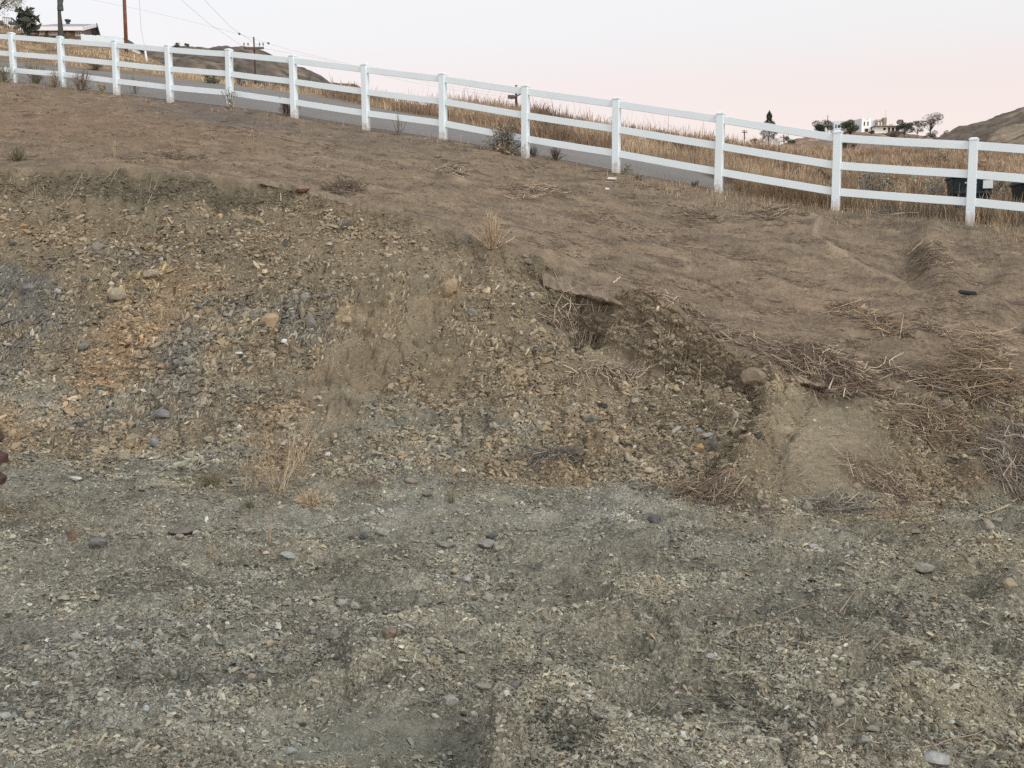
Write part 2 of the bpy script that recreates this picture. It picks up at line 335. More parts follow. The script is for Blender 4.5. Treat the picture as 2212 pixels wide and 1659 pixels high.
# ------------------------------------------------------------------ materials
def mat(name, rough=.9, color=None, attr=None, var=.15, vscale=6., fine=0., fscale=60., bump=0., bscale=40., spec=.2, metal=0., hue=None):
    m = bpy.data.materials.new(name); m.use_nodes = True; t = m.node_tree; b = t.nodes['Principled BSDF']
    b.inputs['Roughness'].default_value = rough; b.inputs['Specular IOR Level'].default_value = spec; b.inputs['Metallic'].default_value = metal
    L = t.links.new; geo = N('ShaderNodeNewGeometry', t)
    if attr:
        a = N('ShaderNodeVertexColor', t); a.layer_name = attr; src = a.outputs[0]
    else:
        r = N('ShaderNodeRGB', t); r.outputs[0].default_value = (*color, 1); src = r.outputs[0]
    def vary(src, sc, amt, det=3):
        no = N('ShaderNodeTexNoise', t); no.inputs['Scale'].default_value = sc; no.inputs['Detail'].default_value = det; L(geo.outputs['Position'], no.inputs['Vector'])
        mm = N('ShaderNodeMapRange', t); mm.inputs[1].default_value = .3; mm.inputs[2].default_value = .7; mm.inputs[3].default_value = 1-amt; mm.inputs[4].default_value = 1+amt; L(no.outputs[0], mm.inputs[0])
        x = N('ShaderNodeVectorMath', t, operation='SCALE'); L(src, x.inputs[0]); L(mm.outputs[0], x.inputs['Scale']); return x.outputs[0]
    if var: src = vary(src, vscale, var)
    if fine: src = vary(src, fscale, fine, 2)
    if hue:
        no = N('ShaderNodeTexNoise', t); no.inputs['Scale'].default_value = hue[1]; no.inputs['Detail'].default_value = 4; L(geo.outputs['Position'], no.inputs['Vector'])
        mm = N('ShaderNodeMapRange', t); mm.inputs[1].default_value = .45; mm.inputs[2].default_value = .7; L(no.outputs[0], mm.inputs[0])
        x = N('ShaderNodeMixRGB', t); x.inputs[2].default_value = (*hue[0], 1); L(mm.outputs[0], x.inputs[0]); L(src, x.inputs[1]); src = x.outputs[0]
    L(src, b.inputs['Base Color'])
    if bump:
        no = N('ShaderNodeTexNoise', t); no.inputs['Scale'].default_value = bscale; no.inputs['Detail'].default_value = 4; L(geo.outputs['Position'], no.inputs['Vector'])
        bp = N('ShaderNodeBump', t); bp.inputs['Strength'].default_value = 1; bp.inputs['Distance'].default_value = bump; L(no.outputs[0], bp.inputs['Height']); L(bp.outputs[0], b.inputs['Normal'])
    return m
def ground_material():
    m = bpy.data.materials.new('earth_and_shale'); m.use_nodes = True; t = m.node_tree; b = t.nodes['Principled BSDF']; L = t.links.new
    b.inputs['Roughness'].default_value = .95; b.inputs['Specular IOR Level'].default_value = .12
    geo = N('ShaderNodeNewGeometry', t); a = N('ShaderNodeVertexColor', t); a.layer_name = 'Col'; g = N('ShaderNodeAttribute', t); g.attribute_name = 'grv'
    src = a.outputs[0]; hs = []
    for sc, amt in ((95., .34), (42., .28)):         # chips of differing tone, only where the soil is stony
        vo = N('ShaderNodeTexVoronoi', t); vo.inputs['Scale'].default_value = sc; vo.inputs['Randomness'].default_value = 1
        nz = N('ShaderNodeTexNoise', t); nz.inputs['Scale'].default_value = sc*.9; L(geo.outputs['Position'], nz.inputs['Vector'])
        wv = N('ShaderNodeVectorMath', t, operation='MULTIPLY_ADD'); wv.inputs[1].default_value = (.9/sc,)*3; L(nz.outputs['Color'], wv.inputs[0]); L(geo.outputs['Position'], wv.inputs[2])
        L(wv.outputs[0], vo.inputs['Vector'])
        sp = N('ShaderNodeSeparateXYZ', t); L(vo.outputs['Color'], sp.inputs[0])
        mm = N('ShaderNodeMapRange', t); mm.inputs[3].default_value = 1-amt; mm.inputs[4].default_value = 1+amt; L(sp.outputs[0], mm.inputs[0])
        gx = N('ShaderNodeMix', t, data_type='FLOAT'); gx.inputs[2].default_value = 1.; L(g.outputs['Fac'], gx.inputs[0]); L(mm.outputs[0], gx.inputs[3])
        x = N('ShaderNodeVectorMath', t, operation='SCALE'); L(src, x.inputs[0]); L(gx.outputs[0], x.inputs['Scale']); src = x.outputs[0]; hs.append(vo.outputs['Distance'])
    for sc, amt in ((3., .10), (22., .14), (70., .16), (190., .26)):
        no = N('ShaderNodeTexNoise', t); no.inputs['Scale'].default_value = sc; no.inputs['Detail'].default_value = 3; L(geo.outputs['Position'], no.inputs['Vector'])
        mm = N('ShaderNodeMapRange', t); mm.inputs[1].default_value = .3; mm.inputs[2].default_value = .7; mm.inputs[3].default_value = 1-amt; mm.inputs[4].default_value = 1+amt; L(no.outputs[0], mm.inputs[0])
        x = N('ShaderNodeVectorMath', t, operation='SCALE'); L(src, x.inputs[0]); L(mm.outputs[0], x.inputs['Scale']); src = x.outputs[0]
    L(src, b.inputs['Base Color'])
    n1 = N('ShaderNodeTexNoise', t); n1.inputs['Scale'].default_value = 45; n1.inputs['Detail'].default_value = 5; n1.inputs['Roughness'].default_value = .65; L(geo.outputs['Position'], n1.inputs['Vector'])
    ma = N('ShaderNodeMath', t, operation='MULTIPLY'); L(hs[1], ma.inputs[0]); L(g.outputs['Fac'], ma.inputs[1])
    mb = N('ShaderNodeMath', t, operation='MULTIPLY_ADD'); mb.inputs[1].default_value = -.9; L(ma.outputs[0], mb.inputs[0]); L(n1.outputs[0], mb.inputs[2])
    bp = N('ShaderNodeBump', t); bp.inputs['Strength'].default_value = 1; bp.inputs['Distance'].default_value = .022; L(mb.outputs[0], bp.inputs['Height']); L(bp.outputs[0], b.inputs['Normal'])
    return m
M_ground = ground_material()
M_stone = mat('shale_stone', attr='Col', var=.10, vscale=25, fine=.12, fscale=160, bump=.004, bscale=70, spec=.15)
M_rock = mat('weathered_rock', attr='Col', var=.18, vscale=14, fine=.14, fscale=90, bump=.012, bscale=35, spec=.15)
M_twig = mat('dead_twig', attr='Col', var=.12, vscale=12, spec=.15)
M_leaf = mat('dry_foliage', attr='Col', var=.15, vscale=5, spec=.15)
M_grass = mat('dry_grass', attr='Col', var=.20, vscale=.6, fine=.15, fscale=5, spec=.1)
M_vinyl = mat('white_vinyl', rough=.42, color=(.65,.735,.77), var=.02, vscale=3, spec=.4, bump=.0006, bscale=8, hue=None)
M_post = mat('dusty_footed_vinyl', rough=.42, color=(.65,.735,.77), var=.02, vscale=3, spec=.4)
_t = M_post.node_tree; _b = _t.nodes['Principled BSDF']; _src = _b.inputs['Base Color'].links[0].from_socket
_tc = N('ShaderNodeTexCoord', _t); _sp = N('ShaderNodeSeparateXYZ', _t); _t.links.new(_tc.outputs['Object'], _sp.inputs[0]); _no = N('ShaderNodeTexNoise', _t); _no.inputs['Scale'].default_value = 14; _no.inputs['Detail'].default_value = 5; _ge = N('ShaderNodeNewGeometry', _t); _t.links.new(_ge.outputs['Position'], _no.inputs['Vector'])
_ma = N('ShaderNodeMath', _t, operation='MULTIPLY_ADD'); _ma.inputs[1].default_value = .5; _t.links.new(_no.outputs[0], _ma.inputs[0]); _t.links.new(_sp.outputs[2], _ma.inputs[2])
_mr = N('ShaderNodeMapRange', _t); _mr.inputs[1].default_value = .46; _mr.inputs[2].default_value = .26; _mr.inputs[3].default_value = 0; _mr.inputs[4].default_value = .75; _t.links.new(_ma.outputs[0], _mr.inputs[0])
_mx = N('ShaderNodeMixRGB', _t); _mx.inputs[2].default_value = (.36,.30,.235,1); _t.links.new(_mr.outputs[0], _mx.inputs[0]); _t.links.new(_src, _mx.inputs[1]); _t.links.new(_mx.outputs[0], _b.inputs['Base Color'])
M_road = mat('old_asphalt', color=(.165,.158,.148), var=.10, vscale=.7, fine=.14, fscale=22, bump=.01, bscale=60)
M_hill = mat('brushy_hillside', attr='Col', var=.22, vscale=.35, fine=.25, fscale=1.6, bump=.25, bscale=1.5)
# ------------------------------------------------------------------ ground sheet
OLV=(.215,.186,.135); BRN=(.218,.180,.136); GRY=(.190,.184,.155); ORG=(.29,.215,.140); TAN=(.32,.255,.155); BLU=(.125,.145,.148); DRK=(.125,.120,.092)
def mixc(c, t, k):
    return c*(1-k[..., None]) + np.array(t)*k[..., None]
def soil(X, Y, u, v, s):
    n1 = fbm(X*.8, Y*.8, 4, 71); n2 = fbm(X*3, Y*3, 3, 72)
    c = np.zeros(X.shape+(3,)) + np.array(GRY)
    fg = sst(1.34, .82, s + .30*n1 + .16*n2)
    c = mixc(c, (.215,.198,.150), np.clip(.45*sst(.0, 1.2, n1+.5) + .55*sst(1500, 2200, u) + .2*blob(u,v,1300,1550,300,120), 0, 1)*.75)
    c = mixc(c, (.160,.161,.146), np.clip(.9*blob(u,v,150,1450,620,190,0) + .5*blob(u,v,1900,1330,300,70), 0, .8))
    c = mixc(c, (.225,.222,.200), blob(u,v,900,1105,420,38,-3)*.8 + 0*n1)
    c = mixc(c, (.205,.207,.180), blob(u,v,780,1600,280,56,3,2)*.8)
    c = mixc(c, (.228,.224,.200), blob(u,v,1350,1110,170,50,0)*.6)
    c = mixc(c, (.125,.122,.102), sst(.08, .5, fbm(X*1.5, Y*5.0, 4, 85, .6))*.42); c = mixc(c, (.245,.232,.185), sst(.15, .6, fbm(X*1.1+5, Y*3.0, 4, 86, .6))*.55)
    bk = np.zeros_like(c) + np.array(OLV)
    bk = mixc(bk, (.235,.190,.130), sst(-.1, .6, n1)*.6)
    st = fbm((X*.9+Y*1.1), (X-Y)*.25, 3, 73)
    wb = u + 16*n2; wv_ = v + 12*n1
    for pts, wd, am, tcl in (([(960,640),(860,740),(760,850),(700,960)],44,.55,(.275,.232,.165)),([(840,620),(740,760),(660,860)],26,.6,(.28,.238,.172)),([(1080,690),(990,800),(900,900)],26,.5,(.27,.228,.163)),([(1180,790),(1100,900),(1060,980)],24,.45,(.262,.225,.162)),
        ([(400,600),(330,690),(215,800),(90,900)],62,.85,(.325,.252,.165)),([(620,620),(560,660),(500,760),(430,860),(300,960)],34,.45,(.29,.25,.18)),([(200,560),(150,640),(110,720)],40,.4,(.285,.25,.18)),
        ([(520,640),(440,740),(370,850),(300,900)],30,.75,(.135,.138,.125)),([(720,640),(670,720),(640,790)],20,.55,(.15,.15,.13)),([(60,620),(50,700),(10,800)],44,.55,(.135,.14,.13))):
        k_, _ = trail(wb, wv_, pts, wd); bk = mixc(bk, tcl, np.clip(k_*am, 0, 1)*(.55+.45*sst(-.3, .3, n2+st)))
    bk = mixc(bk, (.150,.152,.138), np.clip(blob(u,v,60,690,110,90)+.9*blob(u,v,20,600,120,30)+.9*blob(u,v,370,800,70,90,30)+.8*blob(u,v,480,690,110,60)+.7*blob(u,v,640,700,90,70)+.7*blob(u,v,300,905,180,40,-8)+.4*blob(u,v,260,560,160,24,-8), 0, 1)*sst(-.5, .3, n2+st+.25))
    bk = mixc(bk, ORG, np.clip(.6*blob(u,v,345,690,60,40,-35)+.6*blob(u,v,225,785,60,40,-30)+.8*blob(u,v,110,875,130,34,-24)+.8*blob(u,v,290,740,60,60,30)+.6*blob(u,v,400,615,110,26,-5)+.35*blob(u,v,640,850,60,60), 0, .85)*sst(-.5, .3, n2))
    bk = mixc(bk, TAN, np.clip(.8*blob(u,v,255,640,30,24)+.8*blob(u,v,330,600,60,16,-16)+.8*blob(u,v,575,640,40,16,-20)+.6*blob(u,v,480,740,60,50)+.7*blob(u,v,330,700,34,12,-30)+.7*blob(u,v,740,690,14,30,35)+.7*blob(u,v,850,640,12,40,35)+.8*blob(u,v,972,628,22,28,30)+.6*blob(u,v,1120,805,26,18,-50)+.5*blob(u,v,1150,830,24,10,-50)+.6*blob(u,v,290,975,50,20,-10)+.4*blob(u,v,160,600,40,50), 0, .9)*sst(-.6, .2, n2))
    bk = mixc(bk, DRK, np.clip(.75*blob(u,v,330,405,330,38,2,2)+.6*blob(u,v,1230,620,60,60)+.6*blob(u,v,1280,700,50,40)+.3*blob(u,v,1600,930,26,130,24), 0, .9))  # dark olive crest soil; hollow and gully have their shade painted in
    bk = mixc(bk, (.275,.238,.178), np.clip(blob(u,v,1400,770,170,80,20,1.5)+.6*blob(u,v,900,540,300,60,10)+.5*blob(u,v,1260,840,130,40), 0, 1))
    bk = mixc(bk, (.275,.228,.160), np.clip(.85*blob(u,v,1680,905,50,100,24,1.5)+.95*blob(u,v,1430,702,115,26,25)+.6*blob(u,v,1590,1070,90,16,8), 0, 1))
    bk = mixc(bk, (.275,.242,.178), np.clip(1.05*blob(u,v,1775,975,165,125,-25,1.1), 0, 1))
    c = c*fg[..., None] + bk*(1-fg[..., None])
    upm = sst(2.85, 3.05, s + .05*n2)
    ub = np.zeros_like(c) + np.array(BRN)
    q = .42*X + Y; p_ = X-.42*Y
    ub = mixc(ub, (.262,.205,.150), sst(-.3, .6, fbm(p_*.5, q*2, 4, 74))*.7)
    ub = mixc(ub, (.145,.118,.098), sst(.10, .75, fbm(p_*.8, q*2.6, 4, 75))*.8); ub = mixc(ub, (.29,.235,.175), sst(.15, .7, fbm(p_*1.2, q*7, 4, 79))*.6); ub = mixc(ub, (.11,.09,.075), sst(.35, .8, fbm(p_*1.6, q*9, 3, 80))*.8)
    ub = mixc(ub, (.235,.165,.118), blob(u,v,150,260,420,60,5)*.6)
    ub = mixc(ub, (.150,.136,.126), np.clip(.7*blob(u,v,440,240,160,24,6)+.5*blob(u,v,760,300,200,18,8)+.5*blob(u,v,480,262,90,6,2), 0, 1))
    ub = mixc(ub, (.285,.222,.165), blob(u,v,1750,640,320,60,16)*.5 + .4*blob(u,v,400,352,260,6))
    c = c*(1-upm[..., None]) + ub*upm[..., None]
    # beyond the fence
    ku, _ = trail(u, v, [(1735,478),(1768,498),(1758,520),(1800,548),(1880,580)], 9); c = mixc(c, (.33,.28,.21), ku*.7*upm)
    for pts in ([(1180,560),(1420,640),(1680,720),(1900,790)],[(1330,470),(1560,560),(1800,650),(2000,740)],[(1050,430),(1300,500),(1600,610)],[(700,390),(1000,450),(1240,540)],[(300,330),(700,350),(1000,400)]):
        ku, _ = trail(u, v+10*n1, pts, 13); c = mixc(c, (.30,.25,.188), ku*.45*upm*(.4+.6*sst(-.3,.3,n2)))
    bf = sst(4.3, 5.0, s)
    bc = np.zeros_like(c) + np.array((.200,.178,.150))
    c = c*(1-bf[..., None]) + bc*bf[..., None]
    ff = sst(6.0, 6.12, s)
    st = fbm(X*.35+Y*.25, Y*.9-X*.2, 4, 76)
    lc = np.zeros_like(c) + np.array((.245,.185,.125)); lc = mixc(lc, (.40,.31,.21), sst(-.1, .5, st)); lc = mixc(lc, (.13,.105,.085), sst(.15, .6, fbm(X*.5, Y*.7, 4, 77))*.8)
    rc = np.zeros_like(c) + np.array((.22,.155,.10)); rt = sst(600, 900, u)
    lc = lc*(1-rt[..., None]) + rc*rt[..., None]
    c = c*(1-ff[..., None]) + lc*ff[..., None]
    kf = (fg*(1-upm))[..., None]; mul = np.array((1.02,1.01,.955))*kf + np.array((.80,.775,.735))*(1-kf)
    n3 = fbm(X*1.7+9, Y*2.4, 4, 78, .6); pt = 1 + (.26*kf[..., 0]+.14*(1-kf[..., 0]))*np.clip(n3, -.9, .9)
    mul = mul*(1+.02*(upm*(1-ff))[..., None])
    return c*mul*(1+.10*np.clip(n2, -1, 1))[..., None]*pt[..., None]
acol = np.concatenate([np.linspace(-1.15,-.57,70,endpoint=False), np.linspace(-.57,.57,1180), np.linspace(.57,1.15,71)[1:]])
KY, KZ = knots(acol)
rows = [1/np.linspace(1/1.2, 1/3.4, 16, endpoint=False)[:,None]*np.ones((1,len(acol)))]
rows.append(1/(1/3.4 + np.linspace(0, 1, 440, endpoint=False)[:,None]*(1/KY[1]-1/3.4)[None]))
for k, n in ((1,340),(2,210),(3,230),(4,10),(5,40),(6,100),(7,12),(8,10)):
    t = np.linspace(0, 1, n, endpoint=(k == 8))[:,None]
    rows.append(1/(1/KY[k][None] + t*(1/KY[k+1]-1/KY[k])[None]))
YG = np.concatenate(rows, 0); XG = YG*acol[None]
Zb, SG = base(XG, YG); UG, VG = proj(XG, YG, Zb)
ZG = Zb + detail(XG, YG, UG, VG, SG); GG = gmask(UG, VG, SG)*sst(3.1, 2.8, SG)
CG = soil(XG, YG + .9*Zb, UG, VG, SG)
nr, nc = YG.shape
def gridnormal():
    dX = np.stack([np.gradient(A, axis=1) for A in (XG, YG, Zb)], -1); dY = np.stack([np.gradient(A, axis=0) for A in (XG, YG, Zb)], -1)
    n = np.cross(dX, dY); return n/np.linalg.norm(n, axis=-1, keepdims=True)
NG = gridnormal()
# crumbly faces: clods pushed out along the surface normal so that steep parts keep their grain
bm_ = sst(1.0, 1.2, SG)*sst(3.15, 2.95, SG)*(1-.9*blob(UG,VG,1775,965,135,125,-20,1.6)); zz = ZG*1.0
steep = .35+.65*sst(.80, .62, NG[:,:,2]); rough = np.clip(steep*(1-.65*sst(900,500,UG)*sst(1.8,2.1,SG)) + .6*blob(UG,VG,1420,770,150,100,20,1.5) + .5*blob(UG,VG,1650,930,90,140,24), 0, 1.2)
f1, e1_, c1 = cells(XG*8+.5*fbm(XG*5, zz*5, 2, 111), zz*9+YG*3, 112); f2, e2_, c2_ = cells(XG*21, zz*24+YG*7, 113)
DD = bm_*rough*(.060*fbm(XG*3.5, zz*4+YG, 5, 110, .62) + .050*((c1 & 255)/255.-.5)*sst(0, .3, e1_) - .02*(1-sst(0, .2, e1_)) + .016*((c2_ & 255)/255.-.5)*sst(0, .35, e2_))
XG = XG + NG[:,:,0]*DD; YG = YG + NG[:,:,1]*DD; ZG = ZG + NG[:,:,2]*DD
idx = np.arange(nr*nc).reshape(nr, nc)
fq = np.stack([idx[:-1,:-1], idx[:-1,1:], idx[1:,1:], idx[1:,:-1]], -1).reshape(-1, 4)
g_o = npmesh('ground', np.stack([XG, YG, ZG], -1).reshape(-1,3), fq, M_ground, CG.reshape(-1,3), smooth=True, extra={'grv': GG})
tag(g_o, 'bare dirt bank and gravelly ground below the fence', kind='structure')
low = npmesh('lower_ground', [(-400,-400,-2.6),(400,-400,-2.6),(400,800,-2.6),(-400,800,-2.6)], [(0,1,2,3)], mat('plain_earth', color=(.19,.17,.14)))
tag(low, 'wide dirt ground around the bank', kind='structure')
# ------------------------------------------------------------------ stones
def protos(k, flat=.5, seed=0):
    """angular chips: jittered hexagonal prisms"""
    r = np.random.default_rng(seed); out = []
    for i in range(k):
        n = 5 + int(r.integers(0, 2)); th = np.sort((np.arange(n) + r.uniform(-.32, .32, n))*2*np.pi/n); n = len(th)
        ex = r.uniform(.55, .95); rr = r.uniform(.75, 1.1, n); h = flat*r.uniform(.5, 1.2)
        top = np.stack([rr*np.cos(th)*r.uniform(.6,.9), ex*rr*np.sin(th)*r.uniform(.6,.9), h*(1+r.uniform(-.35,.35,n))], -1) + np.array([r.uniform(-.15,.15), r.uniform(-.15,.15), 0])
        bot = np.stack([rr*np.cos(th), ex*rr*np.sin(th), -h*(.6+r.uniform(-.3,.3,n))], -1)
        V = np.concatenate([bot, top]); Fc = []
        for j in range(n):
            a, b_ = j, (j+1) % n; Fc += [(a, b_, n+b_), (a, n+b_, n+a)]
        for j in range(1, n-1): Fc += [(n, n+j, n+j+1), (0, j+1, j)]
        out.append((V, np.array(Fc)))
    return out
def scatter(name, pos, nrm, r, col, kinds, tilt=.35, m=None, sink=.15, seed=1, align=None):
    g_ = np.random.default_rng(seed); Vs, Fs, Cs = [], [], []; off = 0; which = g_.integers(0, len(kinds), len(pos))
    for k, (PV_, PF) in enumerate(kinds):
        i = np.where(which == k)[0]; n = len(i)
        if not n: continue
        nz = (nrm[i] if align is None else np.array(align[1])[None]) + g_.normal(0, tilt, (n,3)); nz /= np.linalg.norm(nz, axis=1, keepdims=True)
        an = g_.uniform(0, 2*np.pi, n); t = np.stack([np.cos(an), np.sin(an), 0*an], -1)
        if align is not None: t = np.array(align[0])[None] + g_.normal(0, .22, (n,3))
        t -= nz*(t*nz).sum(1, keepdims=True); t /= np.linalg.norm(t, axis=1, keepdims=True)
        bt = np.cross(nz, t); sc = r[i][:,None]*np.stack([g_.uniform(.9,1.7,n), g_.uniform(.6,1.05,n), g_.uniform(.6,1.2,n)], -1)
        W = (PV_[None]*sc[:,None,:]); V = W[:,:,0:1]*t[:,None] + W[:,:,1:2]*bt[:,None] + W[:,:,2:3]*nz[:,None] + (pos[i] + nrm[i]*r[i][:,None]*sink)[:,None]
        nv = len(PV_); Vs.append(V.reshape(-1,3)); Fs.append((PF[None] + (np.arange(n)*nv)[:,None,None] + off).reshape(-1,3)); off += n*nv
        Cs.append(np.repeat(col[i], nv, axis=0))
    return npmesh(name, np.concatenate(Vs), np.concatenate(Fs), m or M_stone, np.concatenate(Cs))
# overhanging sod along the bank edge: real ledges with thickness, ragged fronts and hollow undersides
def ledge(pts, out, thick, seed, label, back=.30):
    k = np.linspace(0, len(pts)-1, 170); uu = np.interp(k, range(len(pts)), [q[0] for q in pts]); vv_ = np.interp(k, range(len(pts)), [q[1] for q in pts]); C = np.array([P(a, b, True) for a, b in zip(uu[::5], vv_[::5])]); kk = np.arange(0, 170, 5)
    C = np.stack([np.interp(np.arange(170), kk, C[:,j]) for j in range(3)], -1); sx = np.cumsum(np.r_[0, np.hypot(np.diff(C[:,0]), np.diff(C[:,1]))]); en = np.clip(np.minimum(sx, sx[-1]-sx)/.9, 0, 1)**.9
    o_ = (out*(.65+.55*perlin(sx*2.1, sx*0+seed, 5)+.45*perlin(sx*7, sx*0+seed, 6)+.25*perlin(sx*19, sx*0+seed, 7)))*en
    prof_ = [(-back, -.03, 0), (-back*.5, .012, 0), (-.04, .022, .0), (.45, .015, 1), (.85, -.002, 1), (1.0, -.35, 1), (.93, -.75, 1), (.62, -1.0, 1), (.1, -1.15, 1), (-.10, -1.6, 0)]
    V = []; T = []
    for q, (f_, z_, m_) in enumerate(prof_):
        off = f_*o_ if m_ else np.full(170, f_); X = C[:,0] + .15*off; Y = C[:,1] - off; gz = np.maximum(ground(X, Y)[0], C[:,2]-.02) if q < 3 else C[:,2]
        zz_ = (gz if q < 3 else C[:,2] - .04*np.abs(off)) + (z_ if q < 5 else z_*thick*np.clip(en*1.3, .05, 1)*(.8+.5*perlin(sx*4, sx*0+q, 8))); n3_ = .018*fbm(X*9+q*.7, sx*9, 3, seed+q)*(q > 1)
        V.append(np.stack([X+n3_, Y-n3_*1.3*(q > 2), zz_+n3_], -1)); T.append(np.full(170, 1. if q < 5 else .8))
    V = np.array(V); ix = np.arange(V.shape[0]*170).reshape(-1, 170); qd = np.stack([ix[:-1,:-1], ix[1:,:-1], ix[1:,1:], ix[:-1,1:]], -1).reshape(-1,4)
    base_c = np.array([(.205,.165,.125)])*(1+.18*fbm(V[:,:,0]*6, V[:,:,1]*6+V[:,:,2]*6, 3, seed))[:,:,None]; base_c[4:6] *= np.array((1.22,1.2,1.16))
    o = npmesh('sod_ledge', V.reshape(-1,3), qd, M_ground, base_c.reshape(-1,3), smooth=True, extra={'grv': np.zeros(V.shape[0]*170)}); sf = o.modifiers.new('detail', 'SUBSURF'); sf.levels = sf.render_levels = 1
    return tag(o, label, kind='structure')
ledge([(1176,618),(1215,628),(1262,632),(1300,640),(1335,652),(1400,684),(1470,718),(1545,757)], .22, .07, 3, 'overhanging soil lip above the dark hollow')
ledge([(1560,762),(1640,798),(1740,822),(1850,834),(1960,842)], .20, .06, 9, 'soil lip under the large brush mat')
ledge([(560,398),(640,412),(720,432),(800,452),(880,474)], .07, .04, 15, 'thin crust lip at the middle crest')
inframe = (np.abs(acol) < .72)[None]*(np.gradient(acol)/np.gradient(acol).min())[None] * (YG > 3.3)
def pick(wt, n, seed):
    g_ = np.random.default_rng(seed); wt = (wt*inframe).ravel(); i = g_.choice(len(wt), n, p=wt/wt.sum()); r_, c_ = np.divmod(i, nc)
    r2 = np.clip(r_+1, 0, nr-1); c2 = np.clip(c_+1, 0, nc-1); a_, b_ = g_.random(n), g_.random(n)
    X = XG[r_,c_]+(XG[r_,c2]-XG[r_,c_])*a_; Y = YG[r_,c_]+(YG[r2,c_]-YG[r_,c_])*b_
    return np.stack([X, Y, ZG[r_,c_]], -1), NG[r_,c_], SG[r_,c_], UG[r_,c_], VG[r_,c_], CG[r_,c_]
kinds = protos(18, .30, 5)
clus = .12+1.1*sst(-.35, .45, fbm(XG*2.2, YG*2.2, 3, 81))*(.5+.8*sst(-.4,.4,fbm(XG*.9, YG*.9, 2, 83)))
pos, nrm, s_, u_, v_, cc = pick(GG*clus*sst(3.0, 2.7, SG), 275000, 11)
g_ = np.random.default_rng(12); n = len(pos)
med = np.where(v_ > 1040, 2.6 + 1.7*sst(1050, 1650, v_), 3.2 + .9*blob(u_,v_,450,800,380,180) + .8*blob(u_,v_,1150,920,240,120))
rp = np.clip(med*np.exp(g_.normal(0, .42, n)), 1.4, 13); r = rp*pos[:,1]/F
tone = np.exp(g_.normal(0, .24, n)); warm = g_.normal(0, .035, n)
col = cc*1.22*tone[:,None]*np.stack([1+warm, 1+0*warm, 1-warm], -1)
acc = g_.random(n); col = np.where((acc < .013)[:,None], np.array([.34,.335,.30])*tone[:,None], col); col = np.where(((acc > .05) & (acc < .085))[:,None], np.array([.27,.22,.15])*tone[:,None], col)
col = np.where((acc > .92)[:,None], np.array([.082,.080,.068])*tone[:,None], col)
gv = scatter('gravel', pos, nrm, r, np.clip(col, .02, .5), kinds, .48, seed=13, sink=.32)
tag(gv, 'loose shale chips and gravel covering the bank and yard', 'gravel', kind='stuff')
# fine chips filling in between
pos, nrm, s_, u_, v_, cc = pick((.40+GG)*sst(2.6, 2.2, SG)*(1-.85*blob(UG,VG,1785,965,125,115,-20,1.6))*(1-.3*blob(UG,VG,780,1600,250,50,3,2.5)), 285000, 18)
g_ = np.random.default_rng(19); n = len(pos); rp = np.clip(1.75*np.exp(g_.normal(0, .3, n)), .9, 3.4)
def chips(k, seed):
    r = np.random.default_rng(seed); out = []
    for i in range(k):
        q = np.array([[1,0,0],[0,.8,0],[-1,0,0],[0,-.8,0],[.1,.1,.5],[-.1,0,-.4]])*(1+r.uniform(-.35,.35,(6,3))) + r.uniform(-.12,.12,(6,3)); out.append((q, np.array([(0,1,4),(1,2,4),(2,3,4),(3,0,4),(1,0,5),(2,1,5),(3,2,5),(0,3,5)])))
    return out
fc_ = scatter('fine_gravel', pos, nrm, rp*pos[:,1]/F, np.clip(cc*1.22*np.exp(g_.normal(0, .30, n))[:,None], .02, .5), chips(10, 3), .5, seed=20, sink=.2)
tag(fc_, 'fine grey and tan grit between the larger chips', 'grit', kind='stuff')
# upturned, splintered slate in the cut: plates that all lean the same way
cm = .9*blob(UG,VG,370,780,70,100,30)+.9*blob(UG,VG,480,690,90,70)+1.0*blob(UG,VG,650,680,70,70)+.7*blob(UG,VG,740,700,30,60,30)+.6*blob(UG,VG,850,650,30,60,30)+.6*blob(UG,VG,60,690,90,80)+.6*blob(UG,VG,280,900,150,50,-10)+.5*blob(UG,VG,1010,670,50,60)+.35*blob(UG,VG,320,600,120,30,-14)+.3*blob(UG,VG,1120,820,60,60)
pos, nrm, s_, u_, v_, cc = pick(cm*sst(1.05,1.2,SG)*sst(2.9,2.6,SG)*(.2+sst(-.2,.5,fbm(XG*3, ZG*3, 3, 84))), 9500, 15)
g_ = np.random.default_rng(16); n = len(pos); rp = np.clip(3.6*np.exp(g_.normal(0, .45, n)), 2, 12)
col = (cc*1.1 + np.array([.02,.02,.018]))*np.exp(g_.normal(0, .32, n))[:,None]; acc = g_.random(n); col = np.where((acc < .10)[:,None], np.array([.26,.215,.145])*np.exp(g_.normal(0,.2,n))[:,None], col)
sl = scatter('splintered_slate', pos, nrm, rp*pos[:,1]/F, np.clip(col, .02, .45), protos(12, .22, 8), .28, seed=17, align=((.45,.45,.80), (-.72,-.55,.42)), sink=.05)
tag(sl, 'upturned splintered slate plates standing out of the rocky cut', 'slate', kind='stuff')
